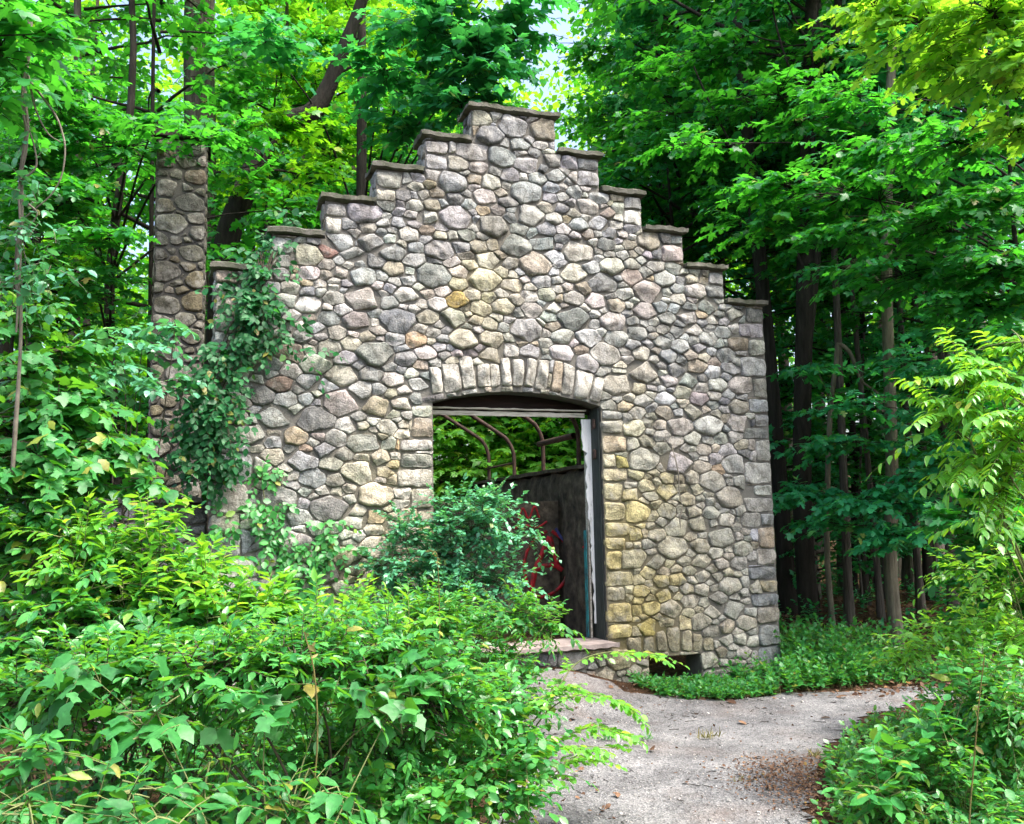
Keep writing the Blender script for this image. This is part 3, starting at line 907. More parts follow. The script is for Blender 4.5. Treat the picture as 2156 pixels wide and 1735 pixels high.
mb = MB(); rough_box(mb, XR - 0.10, XR - 0.087, 0.24, 0.31, ZS + 0.012, 1.55, 0.08, 0.003, 0.004, 55)
mb.build("painted_board", MAT["teal"], fr)["label"] = "board with teal spray paint low on the jamb"
for z in (2.62, 2.31):
    mb = MB(); rough_box(mb, XR - 0.05, XR - 0.027, 0.06, 0.14, z - 0.06, z + 0.06, 0.02, 0.003, 0.01, 60)
    mb.build("hinge", MAT["rust"], fr)

# ------------------------------------------------------------------ greenhouse ruin behind the gable
sw = empty("side_wall", (0.95, 0.3, 0))
tag(sw, "dim plastered side wall running back inside the doorway", "wall", kind="thing")
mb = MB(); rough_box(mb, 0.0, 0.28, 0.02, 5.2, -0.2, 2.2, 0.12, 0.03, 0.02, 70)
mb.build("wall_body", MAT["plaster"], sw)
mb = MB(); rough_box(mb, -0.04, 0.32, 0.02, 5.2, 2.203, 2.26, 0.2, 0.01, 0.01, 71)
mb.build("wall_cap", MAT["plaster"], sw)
CY = 1.30
cw = empty("cross_wall", (-1.0, CY, 0))
tag(cw, "low dark cross wall with a red circled letter sprayed on it", "wall", kind="thing")
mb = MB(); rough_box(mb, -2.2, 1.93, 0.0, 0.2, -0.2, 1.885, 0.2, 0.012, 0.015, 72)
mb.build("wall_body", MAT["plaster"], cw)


def stroke(mb, pts, w, y):
    """sprayed line of uneven width on a plane facing -y"""
    p = spline(pts, 24); n = len(p)
    t = nrm(np.gradient(p, axis=0)); nrm2 = np.stack([-t[:, 1], t[:, 0]], 1)
    ww = w * (0.8 + 0.3 * rng.random(n))[:, None] * 0.5
    A = p + nrm2 * ww; B = p - nrm2 * ww
    V = np.concatenate([np.stack([A[:, 0], np.full(n, y), A[:, 1]], 1), np.stack([B[:, 0], np.full(n, y), B[:, 1]], 1),
                        np.stack([A[:, 0], np.full(n, y + 0.012), A[:, 1]], 1), np.stack([B[:, 0], np.full(n, y + 0.012), B[:, 1]], 1)])
    i = np.arange(n - 1)
    mb.add(V, [np.stack([i, i + 1, i + 1 + n, i + n], 1), np.stack([i, i + 2 * n, i + 1 + 2 * n, i + 1], 1), np.stack([i + n, i + 1 + n, i + 1 + 3 * n, i + 3 * n], 1)])


def cwp(u, v):
    p = wall_pt(u, v, CY)
    return (p[0] + 1.0, p[2])


mb = MB()
yy = -0.016
stroke(mb, [cwp(u, v) for u, v in ((1150, 1118), (1120, 1140), (1103, 1180), (1108, 1225), (1130, 1255), (1160, 1250), (1188, 1222), (1196, 1180), (1186, 1140), (1160, 1118))], 0.035, yy)
stroke(mb, [cwp(u, v) for u, v in ((1118, 1240), (1126, 1200), (1140, 1165), (1156, 1130))], 0.06, yy - 0.003)
stroke(mb, [cwp(u, v) for u, v in ((1156, 1130), (1166, 1165), (1172, 1190))], 0.05, yy - 0.006)
stroke(mb, [cwp(u, v) for u, v in ((1122, 1203), (1140, 1192), (1165, 1190), (1182, 1200))], 0.055, yy - 0.009)
mb.build("red_graffiti", MAT["red_spray"], cw)["label"] = "red sprayed letter A inside a ring"
mb = MB()
stroke(mb, [cwp(u, v) for u, v in ((1090, 1095), (1100, 1070), (1112, 1092), (1124, 1066), (1134, 1090))], 0.02, yy)
stroke(mb, [cwp(u, v) for u, v in ((1082, 1112), (1105, 1106), (1130, 1110), (1150, 1098))], 0.02, yy - 0.003)
mb.build("faint_graffiti", MAT["red_spray"], cw)
mb = MB()
stroke(mb, [cwp(u, v) for u, v in ((1168, 1112), (1182, 1135), (1196, 1140))], 0.03, yy - 0.012)
mb.build("blue_graffiti", MAT["blue_spray"], cw)
# red mark on the side wall
mb = MB()
for (z0, z1, w) in ((1.5, 1.15, 0.12), (1.38, 1.32, 0.2)):
    n = 8
    y = 0.55 - 0.3 + 0.03 * np.sin(np.arange(n)); z = np.linspace(z0, z1, n)
    V = np.concatenate([np.stack([np.full(n, -0.03), y - w / 2, z], 1), np.stack([np.full(n, -0.03), y + w / 2, z], 1)])
    i = np.arange(n - 1)
    mb.add(V, np.stack([i, i + 1, i + 1 + n, i + n], 1))
mb.build("red_mark", MAT["red_spray"], sw)

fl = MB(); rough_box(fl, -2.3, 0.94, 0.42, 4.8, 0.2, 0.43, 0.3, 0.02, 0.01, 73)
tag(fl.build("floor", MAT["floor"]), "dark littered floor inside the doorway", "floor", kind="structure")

gf = empty("greenhouse_frame", (0.95, 0.3, 2.2))
tag(gf, "rusted bent iron greenhouse ribs standing on the wall behind the doorway", "frame")
for k, y in enumerate((0.887, 1.98, 3.07, 4.2)):
    mb = MB()
    yy = y - 0.3
    zt = 2.66 - 2.2 if k == 2 else 0.54
    sl = 0.62
    prof = [(0.1, 0.0), (0.1, zt - 0.25), (0.09, zt - 0.1), (0.03, zt + 0.04), (-0.08, zt + 0.14)]
    prof += [(-0.08 - s, zt + 0.14 + sl * s) for s in (0.5, 1.1, 1.8)]
    pts = spline([(a - 0.05, yy + 0.012 * math.sin(3 * a + k), b) for a, b in prof], 34)[None]
    tubes(mb, pts, np.full((1, 34), 0.027), 8, True)
    mb.build("rib", MAT["rust"], gf)
for k, (a, b, r) in enumerate([((0.0, 0.60, 0.38), (0.0, 1.7, 0.38), 0.035), ((-0.55, 0.2, 0.98), (-0.62, 4.4, 1.02), 0.016), ((-1.2, 0.2, 1.37), (-1.2, 4.4, 1.37), 0.016), ((0.03, 2.75, 0.22), (0.03, 4.0, 0.22), 0.014)]):
    mb = MB()
    tubes(mb, np.array([[np.array(a) + (np.array(b) - np.array(a)) * t for t in np.linspace(0, 1, 5)]]), np.full((1, 5), r), 8, True)
    mb.build("purlin", MAT["rust"], gf)

# ------------------------------------------------------------------ chimney
ch = empty("stone_chimney", (-3.22, 2.4, 0))
tag(ch, "tall square fieldstone chimney with a dark slab cap among the trees", "chimney")
cw_, cz = 0.265, 6.02
mb = MB(); rough_box(mb, -cw_, cw_, -0.25, 0.3, -0.2, cz, 0.2, 0.006, 0.006, 80)
mb.c = [np.broadcast_to(MORT * 0.5, (mb.n, 3))]
mb.build("mortar_core", MAT["mortar"], ch)
mb = MB()
for (x0, x1, fr_) in ((-cw_, cw_, lambda x, z, h: np.stack([x, -0.25 - h, z], -1)), (-0.25, 0.3, lambda x, z, h: np.stack([-cw_ - h * .5, x, z], -1)), (-0.25, 0.3, lambda x, z, h: np.stack([cw_ + h * .5, x, z], -1))):
    for poly, _ in stone_cells((x0, x1, 0.2, cz - 0.02), [], [], 0.1, 1.4, relax=1):
        q = inset(poly, rng.uniform(0.006, 0.014))
        if q: add_stone(mb, q, fr_, (pick(.42) * 0.6 + 0.4 * np.array([0.11, 0.095, 0.045])), K=20, prot=.8, cut=.14)
mb.build("fieldstone", MAT["stone"], ch, smooth=True)
mb = MB(); rough_box(mb, -cw_ - .05, cw_ + .05, -0.3, 0.35, cz + .002, cz + 0.11, 0.08, 0.006, 0.01, 81)
mb.build("chimney_cap", MAT["bark_dark"], ch)

# low wall beside the gable's left corner
lw = empty("low_stone_wall", (-3.3, 0.35, 0))
tag(lw, "low stone wall with a slab ledge at the gable's vine-covered corner", "wall", kind="thing")
lx0, lx1, lz = -0.45, 0.42, 1.86
mb = MB(); rough_box(mb, lx0, lx1, -0.12, 0.3, -0.2, lz, 0.2, 0.006, 0.006, 82)
mb.c = [np.broadcast_to(MORT, (mb.n, 3))]
mb.build("mortar_core", MAT["mortar"], lw)
mb = MB()
for poly, _ in stone_cells((lx0, lx1, 0, lz - .02), [], [], 0.12, 1.3, relax=1):
    q = inset(poly, 0.012)
    if q: add_stone(mb, q, lambda x, z, h: np.stack([x, -0.12 - h, z], -1), pick(.8), K=20)
mb.build("fieldstone", MAT["stone"], lw, smooth=True)
mb = MB(); rough_box(mb, lx0 - .04, lx1 - .03, -0.2, 0.34, lz + .002, lz + .06, 0.08, 0.006, 0.01, 83)
mb.build("ledge_slab", MAT["coping"], lw)

# ------------------------------------------------------------------ plants: helpers
def gp(u, d):
    """ground point below horizon direction u at depth d"""
    p = at(u, 1110, d)
    return np.array([p[0], p[1], float(terrain(p[0], p[1]))])


def rdir(n, up=0.0):
    d = nrm(rng.normal(0, 1, (n, 3))); d[:, 2] += up
    return nrm(d)


def plant(name, label, cat, base, lobes, leafmat, stemmat, size, tmpl, m=10, L=0.4, droop=0.25, flat=False, group=None, leafname="foliage", stemname="stem",
          rad=0.004, srad=0.012, spread=0.9, opp=False, nrand=0.35, upb=0.35, hang=0.15, trunk=None, trad=None, spur=True, crownlean=None):
    """a shrub, sapling or tree: stems rise from base into lobes (u, v, depth, width, height, shoots), leafy shoots fill each lobe"""
    base = np.asarray(base, float)
    root = empty(name, base)
    tag(root, label, cat, group)
    ml, ms = MB(), MB()
    for (u, v, d, ru, rv, n) in lobes:
        c = at(u, v, d) - base
        r = np.array([ru, ru * 0.85, rv]) / FPX * d
        dd = rdir(n, 0.15)
        k = rng.random(n) ** 0.45
        p = c + dd * r * k[:, None]
        p[:, 2] = np.maximum(p[:, 2], float(terrain(*(c + base)[:2])) - base[2] + 0.03)
        if flat:
            di = nrm(dd * np.array([1, 1, 0.15]) + (c * np.array([1, 1, 0])) / (np.linalg.norm(c[:2]) + .3) * .35 + rng.normal(0, .3, (n, 3)) * np.array([1, 1, .25]) + np.array([0, 0, .08]))
        else:
            di = nrm(dd * 0.8 + np.array([0, 0, upb]) + rng.normal(0, .35, (n, 3)))
        if crownlean is not None: di = nrm(di + np.asarray(crownlean))
        LL = L * (0.6 + 0.7 * rng.random(n))
        shoots(ml, ms, p - di * LL[:, None] * .4, di, LL, m, size, tmpl, droop, spread, opp, nrand, rad, hang=hang)
        # stem from the base (or trunk) into the lobe and spurs out to the shoots
        if trunk is None:
            s0 = rng.normal(0, .05, 3) * np.array([1, 1, 0])
        else:
            tp = np.asarray(trunk) - base
            j = np.argmin(np.linalg.norm((tp - c) * np.array([1, 1, 1.0]) + np.array([0, 0, 0.35 * np.linalg.norm(c[:2] - tp[0][:2])]), axis=1))
            s0 = tp[j]
        mid = 0.5 * (s0 + c) + np.array([0, 0, 0.12]) * np.linalg.norm(c - s0) + rng.normal(0, .04, 3)
        st = spline([s0, mid, c], 10)
        tubes(ms, st, (srad * np.linspace(1, .35, 10))[None], 5)
        if spur:
            q = p - di * LL[:, None] * .4
            dist = np.linalg.norm(q[:, None] - st[None, 4:], axis=2)
            a = st[4:][dist.argmin(1)]
            tt = np.linspace(0, 1, 4)[None, :, None]
            pth = a[:, None] + (q - a)[:, None] * tt
            pth[:, 1:3, 2] += 0.04 * np.linalg.norm(q - a, axis=1)[:, None]
            tubes(ms, pth, np.array([1.6, 1.4, 1.2, 1.0])[None] * rad, 3)
    if trunk is not None:
        tb = MB()
        tubes(tb, (np.asarray(trunk) - base)[None], np.asarray(trad)[None], 12)
        if len(lobes) <= 4:
            base_n = tb.n
            tb.v += ms.v
            for k_, fs in ms.f.items(): tb.f.setdefault(k_, []).extend([f + base_n for f in fs])
            tb.n += ms.n; ms.n = 0
        tb.build("trunk", stemmat, root, smooth=True)
    ml.build(leafname, leafmat, root)
    if ms.n: ms.build(stemname, stemmat if trunk is None else MAT["bark_dark"], root)
    return root


# ------------------------------------------------------------------ forest trees from a few crown shapes
def crown(H, z0, R, nl, ns, m, size, tmpl, L=0.6):
    ml, ms = MB(), MB()
    for i in range(nl):
        u = (i + rng.random()) / nl
        z = z0 + (H - z0) * u
        az = i * 2.39996 + rng.normal(0, .3)
        rr = R * (0.3 + 0.7 * (1 - u) ** 0.6) * rng.uniform(.6, 1.1)
        h = np.array([math.cos(az), math.sin(az), 0])
        t = np.linspace(0, 1, 7)
        rise = rng.uniform(.15, .55)
        path = h * (rr * t)[:, None] + np.array([0, 0, 1.0]) * (z + rise * rr * (t - .55 * t * t))[:, None]
        path += rng.normal(0, .035, path.shape) * rr * .5 * t[:, None]
        tubes(ms, path, (0.012 + 0.010 * rr) * (1 - .85 * t)[None], 5)
        tt = rng.uniform(.22, 1, ns)
        b = np.stack([np.interp(tt, t, path[:, k]) for k in range(3)], 1)
        a2 = az + rng.choice([-1, 1], ns) * rng.uniform(.2, 1.5, ns)
        di = np.stack([np.cos(a2), np.sin(a2), rng.uniform(-.2, .25, ns)], 1)
        shoots(ml, ms, b + rng.normal(0, .12, (ns, 3)), di, L * rng.uniform(.6, 1.3, ns), m, size, tmpl, .2, .9, nrand=.4, rad=.005)
    return ml, ms


def trunk_mb(H, r0, wob=0.12, fork=None):
    tb = MB()
    t = np.linspace(0, 1, 22)
    ph = rng.uniform(0, 6, 4)
    p = np.stack([wob * (np.sin(2.1 * t * 2 + ph[0]) - np.sin(ph[0])), wob * (np.sin(2.6 * t * 2 + ph[1]) - np.sin(ph[1])), H * t - 0.15], 1)
    r = r0 * (1 - .75 * t) * (1 + 0.5 * np.exp(-t * H * 3.2))
    tubes(tb, p, r[None], 12)
    return tb


crowns = {"tall": [], "thin": [], "mid": [], "low": []}
for s in range(2):
    ml, ms = crown(16.5, 5.5, 2.8, 30, 12, 8, .18, T_MAPLE_S, .8)
    crowns["thin"].append((ml.mesh("thin_crown"), ms.mesh("thin_limbs")))
for s in range(3):
    ml, ms = crown(17, 5.4 + s * .5, 3.2, 46, 17, 9, .19, T_MAPLE_S, .8)
    crowns["tall"].append((ml.mesh("tall_crown"), ms.mesh("tall_limbs")))
for s in range(3):
    ml, ms = crown(10.5, 1.7, 2.5, 44, 17, 10, .135, T_MAPLE_S, .62)
    crowns["mid"].append((ml.mesh("mid_crown"), ms.mesh("mid_limbs")))
for s in range(2):
    ml, ms = crown(3.6, .7, 1.5, 22, 13, 10, .125, T_MAPLE_S, .5)
    crowns["low"].append((ml.mesh("low_crown"), ms.mesh("low_limbs")))
for grp in crowns.values():
    for a, b in grp:
        b.materials.append(MAT["bark_dark"])
TRUNKS = {}
for key, H, r in (("tall", 17, .15), ("thin", 16.5, .15), ("mid", 10.3, .055), ("low", 3.5, .022)):
    TRUNKS[key] = []
    for s in range(3):
        me = trunk_mb(H, r, .2 if key in ("tall", "thin") else .1).mesh(key + "_trunk", True)
        TRUNKS[key].append(me)


def child(me, name, root, mat):
    o = bpy.data.objects.new(name, me)
    col.objects.link(o); o.parent = root
    if not me.materials: me.materials.append(mat)
    o.material_slots[0].link = "OBJECT"
    o.material_slots[0].material = mat
    return o


n_tree = 0


def forest_tree(kind, u, d, sc, rscale, label, leaf, bark, group=None, leafy=True, zs=1.0, cut=None):
    global n_tree
    p = gp(u, d)
    root = empty("sapling" if kind == "low" else "forest_tree", p - np.array([0, 0, .05]), rng.uniform(0, 6.28))
    tag(root, label, "sapling" if kind == "low" else "tree", group)
    k = n_tree; n_tree += 1
    t = child(TRUNKS[kind][k % 3], "trunk", root, MAT[bark]); t.scale = (sc * rscale, sc * rscale, sc * zs)
    if leafy:
        a, b = crowns[kind][k % len(crowns[kind])]
        c = child(a, "crown", root, MAT[leaf]); c.scale = (sc, sc, sc * zs)
        l = child(b, "limb", root, MAT["bark_dark"]); l.scale = (sc, sc, sc * zs)
    return root


GR = "forest trees round the ruin"
ORD = ["first", "second", "third", "fourth", "fifth", "sixth", "seventh", "eighth", "ninth", "tenth", "eleventh", "twelfth", "thirteenth", "fourteenth", "fifteenth", "sixteenth", "seventeenth", "eighteenth", "nineteenth", "twentieth", "twenty-first", "twenty-second", "twenty-third"]
# (u, depth, size, trunk factor, leaf, bark)
right = [(1650, 12.8, .95, .75, "leaf_maple", "bark_dark"), (1672, 21, 1.0, .9, "leaf_far", "bark"), (1722, 24, 1.05, 1.1, "leaf_maple", "bark_dark"), (1766, 16, .9, .6, "leaf_maple", "bark"), (1786, 20, 1, .85, "leaf_far", "bark_dark"),
         (1832, 17.5, .9, .7, "leaf_maple", "bark_dark"), (1856, 26, 1.1, 1, "leaf_far", "bark"), (1908, 16.5, .95, .8, "leaf_maple", "bark"), (1944, 14.5, .85, .55, "leaf_maple", "bark_dark"), (1968, 19, 1, .8, "leaf_far", "bark"),
         (1992, 23, 1.05, 1, "leaf_maple", "bark_dark"), (2016, 15.5, .9, .65, "leaf_maple", "bark"), (2062, 18, 1, .9, "leaf_far", "bark_dark"), (2105, 22, 1.05, 1, "leaf_maple", "bark"), (2142, 14, .9, .6, "leaf_maple", "bark_dark"), (1708, 15, .9, .5, "leaf_maple", "bark"), (1812, 14, .9, .4, "leaf_maple", "bark_dark"), (1890, 19, 1, .7, "leaf_far", "bark"), (1775, 12, .7, .5, "leaf_maple_teal", "bark"), (1926, 13, .7, .45, "leaf_maple", "bark"), (1842, 12.6, .66, .4, "leaf_maple", "bark"), (1990, 12.2, .7, .5, "leaf_maple_teal", "bark")]
right.sort()
for i, (u, d, s, rf, lf, bk) in enumerate(right):
    forest_tree("thin", u, d, s * 1.05, rf * 1.1, "background trunk in the dim wood, %s rightward from the gable wall's right edge" % ORD[i], lf, bk, GR, zs=1.25)
mids = [(560, 23, 1.0, 1, "leaf_far", "bark"), (650, 27, 1.1, 1, "leaf_far", "bark"), (745, 22, 1, .9, "leaf_far", "bark"), (850, 29, 1.1, 1, "leaf_far", "bark"), (950, 24, 1, .9, "leaf_far", "bark_dark"), (1030, 34, 1.0, 1.2, "leaf_far", "bark"),
        (1350, 25, 1, .9, "leaf_maple", "bark_dark"), (1410, 19, .95, .8, "leaf_maple", "bark"), (1452, 15.5, .95, .8, "leaf_maple", "bark"), (1514, 17, 1, .8, "leaf_maple", "bark"), (1538, 17.6, 1, .75, "leaf_maple", "bark"), (1590, 23, 1.05, 1, "leaf_far", "bark_dark")]
for i, (u, d, s, rf, lf, bk) in enumerate(mids):
    forest_tree("thin" if u > 900 else "tall", u, d, s, rf, "tall leafy tree rising behind the stepped gable, %s from the chimney side" % ORD[i], lf, bk, GR)
left = [(22, 20, 1, 1, "leaf_far", "bark_dark"), (66, 16, .95, .8, "leaf_maple", "bark_dark"), (132, 14, .95, .75, "leaf_maple", "bark"), (190, 19, .9, .8, "leaf_maple", "bark"),
        (306, 12.0, .85, .36, "leaf_maple", "bark_dark")]
for i, (u, d, s, rf, lf, bk) in enumerate(left):
    forest_tree("thin", u, d, s, rf, "forest tree left of the chimney, its trunk the %s from the photo's left side" % ORD[i], lf, bk, GR)
under = [(1600, 14.5, .95), (1790, 15.5, .9), (1960, 14.6, .9), (2080, 12.2, .95), (1460, 14, .95), (1400, 16, 1), (2200, 11, .9), (1850, 15, 1.0)]
for i, (u, d, s) in enumerate(sorted(under)):
    forest_tree("mid", u, d, s, 1, "slender understory maple right of the gable's peak, %s counting rightward" % ORD[i], "leaf_maple_teal" if i % 2 else "leaf_maple", "bark_dark", "understory maples")
under = [(110, 11.8, .6), (30, 11, .7), (500, 17, 1), (580, 15.5, 1.0), (690, 16.5, 1.0), (840, 17, 1), (985, 18, 1.0), (1370, 19, .9)]
for i, (u, d, s) in enumerate(sorted(under)):
    forest_tree("mid", u, d, s, 1, "slender understory maple left of the gable's peak, %s counting rightward" % ORD[i], ["leaf_maple", "leaf_lime", "leaf_maple"][i % 3], "bark_dark", "understory maples")
for i, (u, d, s) in enumerate([(1715, 13.2, .6), (1830, 16.5, .8), (2080, 14.8, 1.0)]):
    forest_tree("low", u, d, s, 1, "low leafy sapling in the dim wood right of the gable, %s counting rightward" % ORD[i], "leaf_maple_teal", "bark_dark", "woodland saplings")
for i, (u, d, s) in enumerate([(960, 17, 1.2), (1080, 15, 1.2), (1190, 14.5, 1.2), (80, 12, 1), (200, 12, 1.0), (300, 14, 1.1)]):
    forest_tree("low", u, d, s, 1, ["leafy sapling seen through the doorway beyond the ribs, %s there" % ORD[i], "leafy sapling low in the wood left of the chimney, %s there" % ORD[i - 3]][i > 2], "leaf_lime" if i < 3 else "leaf_maple", "bark_dark", "woodland saplings")

# far woods: uncountable mass of sunlit foliage
ml = MB()
nc = 420
ang = rng.uniform(-0.52, 0.85, nc)
fx = np.array([CF[0], CF[1]]) / np.hypot(CF[0], CF[1])
dist = rng.uniform(34, 62, nc)
cx_ = CAM[0] + dist * (fx[0] * np.cos(ang) + fx[1] * np.sin(ang))
cy_ = CAM[1] + dist * (fx[1] * np.cos(ang) - fx[0] * np.sin(ang))
lim = 0.62 - 0.5 * np.exp(-((ang - 0.04) / 0.05) ** 2) - 0.5 * np.exp(-((ang + 0.416) / 0.06) ** 2) + 0.06 * np.sin(37 * ang)
hz = rng.uniform(0, 1, nc) ** 0.8 * dist * lim
cz_ = terrain(cx_, cy_) + hz
for x, y, z in zip(cx_, cy_, cz_):
    n = 260
    P = np.array([x, y, z]) + rng.normal(0, 1, (n, 3)) * np.array([1.8, 1.8, 1.0])
    D = rdir(n); D[:, 2] -= .3
    leaves(ml, P, D, ZUP + rng.normal(0, .5, (n, 3)), rng.uniform(.28, .5, n), T_SMW)
tag(ml.build("distant_woods", MAT["leaf_far"]), "far wall of sunlit yellow-green woodland foliage", "woods", kind="stuff")

# ------------------------------------------------------------------ particular trees
B_ = gp(398, 15.5)
tr = np.array([B_ + np.array([0.04 * math.sin(k), .03 * math.cos(k * .7), z]) for k, z in enumerate(np.linspace(-.2, 17, 18))])
plant("forest_tree", "big straight grey trunk rising above the chimney cap", "tree", B_, [(300, -120, 15.5, 300, 80, 60), (520, -150, 15.5, 300, 90, 60)], MAT["leaf_maple"], MAT["bark"], .16, T_MAPLE_S, 9, .8, flat=True,
      group=GR, trunk=tr, trad=np.linspace(.31, .24, 18) * np.concatenate([[1.3, 1.1], np.ones(16)]), leafname="crown", stemname="limb", srad=.05, rad=.006)
pts = [at(u, v, d) for u, v, d in ((450, 1000, 13), (462, 700, 13), (476, 520, 13), (500, 440, 13), (532, 365, 13.1), (560, 300, 13.2), (600, 258, 13.3), (655, 238, 13.4), (690, 185, 13.5), (722, 105, 13.6), (764, -5, 13.8), (800, -160, 14), (840, -330, 14))]
tr = spline(pts, 44)
plant("forest_tree", "crooked leaning dark tree bending rightward above the gable's left steps", "tree", tr[0] * np.array([1, 1, 0]) + np.array([0, 0, .2]), [(900, -120, 14, 260, 90, 60), (700, -140, 14, 200, 80, 40), (880, 90, 13.9, 130, 50, 34), (640, 370, 13.6, 90, 30, 14), (610, 262, 12.6, 70, 22, 22), (540, 380, 12.6, 50, 30, 8)], MAT["leaf_lime"], MAT["bark_dark"], .15, T_MAPLE_S, 9, .7,
      flat=True, group=GR, trunk=tr, trad=np.interp(np.linspace(0, 1, 44), [0, .35, .6, .75, 1], [.19, .165, .14, .1, .06]), leafname="crown", stemname="limb", srad=.03, rad=.005)
# double trunk right of the gable
B_ = gp(1692, 12.2)
tr = spline([B_ - np.array([0, 0, .2])] + [at(u, v, 12.2) for u, v in ((1690, 1100), (1688, 900), (1692, 700), (1694, 500), (1700, 300), (1706, 100), (1712, -100), (1716, -300))], 30)
r_ = plant("forest_tree", "dark twin-stemmed tree standing just right of the gable wall", "tree", B_, [(1600, -40, 12, 140, 50, 40), (1790, 110, 12, 130, 40, 34), (1640, 200, 11.6, 130, 40, 30), (1800, -80, 12, 160, 60, 40), (1560, 110, 12.4, 120, 40, 30)], MAT["leaf_maple"], MAT["bark_dark"], .13, T_MAPLE_S, 10, .6,
           flat=True, group=GR, trunk=tr, trad=np.linspace(.135, .075, 30), leafname="crown", stemname="limb", srad=.028, rad=.005)
tb = MB()
tubes(tb, (spline([at(u, v, 12.2) for u, v in ((1692, 760), (1708, 620), (1722, 470), (1738, 280), (1756, 90), (1775, -120))], 20) - B_)[None], np.linspace(.09, .05, 20)[None], 10)
for pp, r0 in (([(1694, 420), (1712, 330), (1702, 250), (1690, 190), (1664, 150), (1640, 80), (1622, 0)], .03), ([(1703, 262), (1722, 185), (1752, 165), (1790, 155)], .022), ([(1690, 190), (1712, 150), (1700, 90), (1672, 40), (1650, -20)], .026), ([(1712, 150), (1738, 120), (1765, 95)], .018),
               ([(1688, 560), (1650, 470), (1610, 420), (1560, 340), (1500, 230), (1460, 140)], .026), ([(1652, 90), (1600, 80), (1550, 52)], .014)):
    tubes(tb, (spline([at(u, v, 12.0) for u, v in pp], 16) - B_)[None], np.linspace(r0, r0 * .4, 16)[None], 7)
tb.build("bough", MAT["bark_dark"], r_, smooth=True)
# pale slim trunk
B_ = gp(1874, 11.2)
tr = spline([B_ - np.array([0, 0, .15])] + [at(u, v, 11.2) for u, v in ((1874, 1200), (1877, 1000), (1872, 800), (1866, 600), (1868, 400), (1874, 200), (1880, -40))], 24)
plant("forest_tree", "slim pale trunk standing alone at the edge of the leaf-littered bank", "tree", B_, [(1830, 260, 11.2, 130, 40, 30), (1960, 330, 11, 130, 40, 30), (1900, 120, 11.4, 140, 50, 34), (1790, 560, 11, 90, 26, 18)], MAT["leaf_maple_teal"], MAT["bark_pale"], .125, T_MAPLE_S, 10, .55,
      flat=True, group=GR, trunk=tr, trad=np.linspace(.088, .05, 24), leafname="crown", stemname="limb", srad=.016, rad=.004)
# snapped thin sapling with a bent top
B_ = gp(1741, 11.8)
tr = spline([B_ - np.array([0, 0, .1])] + [at(u, v, 11.8) for u, v in ((1741, 1180), (1742, 1000), (1748, 860), (1760, 760), (1764, 725), (1790, 745), (1812, 800), (1850, 830), (1890, 880))], 30)
plant("sapling", "thin pale sapling snapped and bent over near its top", "sapling", B_, [(1700, 1030, 11, 70, 16, 14), (1745, 930, 10.8, 70, 16, 12), (1700, 775, 11.2, 60, 18, 14)], MAT["leaf_maple_teal"], MAT["bark_pale"], .12, T_MAPLE, 9, .45,
      flat=True, trunk=tr, trad=np.interp(np.linspace(0, 1, 30), [0, .7, .75, 1], [.04, .026, .016, .008]), leafname="crown", stemname="limb", srad=.008, rad=.003)
for (u, d, r, top, lab, bk) in ((1806, 13.5, .022, 700, "hair-thin dark stem between the two pale trunks", "bark"), (2006, 12.5, .016, 900, "whitish dead stem thin as a pole in the dim wood", "bark_pale")):
    B_ = gp(u, d)
    tr = spline([B_ - np.array([0, 0, .1])] + [at(u + 3 * k, v, d) for k, v in enumerate(np.linspace(1150, top, 5))], 16)
    plant("sapling", lab, "sapling", B_, [(u + 20, top + 20, d, 60, 16, 10)], MAT["leaf_maple_teal"], MAT[bk], .11, T_MAPLE_S, 8, .4, flat=True, trunk=tr, trad=np.linspace(r, r * .6, 16), leafname="crown", stemname="limb", srad=.006, rad=.003)

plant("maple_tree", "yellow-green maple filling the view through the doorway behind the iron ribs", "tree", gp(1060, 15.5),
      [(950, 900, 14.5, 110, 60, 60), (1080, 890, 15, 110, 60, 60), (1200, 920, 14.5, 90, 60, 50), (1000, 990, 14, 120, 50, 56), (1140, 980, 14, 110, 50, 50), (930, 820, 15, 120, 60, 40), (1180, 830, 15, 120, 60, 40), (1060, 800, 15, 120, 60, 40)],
      MAT["leaf_yellow"], MAT["bark_dark"], .15, T_MAPLE_S, 10, .6, flat=True, group=GR, trunk=[gp(1060, 15.5) + np.array([0, 0, z]) for z in np.linspace(-.1, 6, 10)], trad=np.linspace(.08, .04, 10), leafname="crown", stemname="limb", srad=.016, rad=.004)  # brighter yellow leaf colour stands in for sunlight on this shaded crown
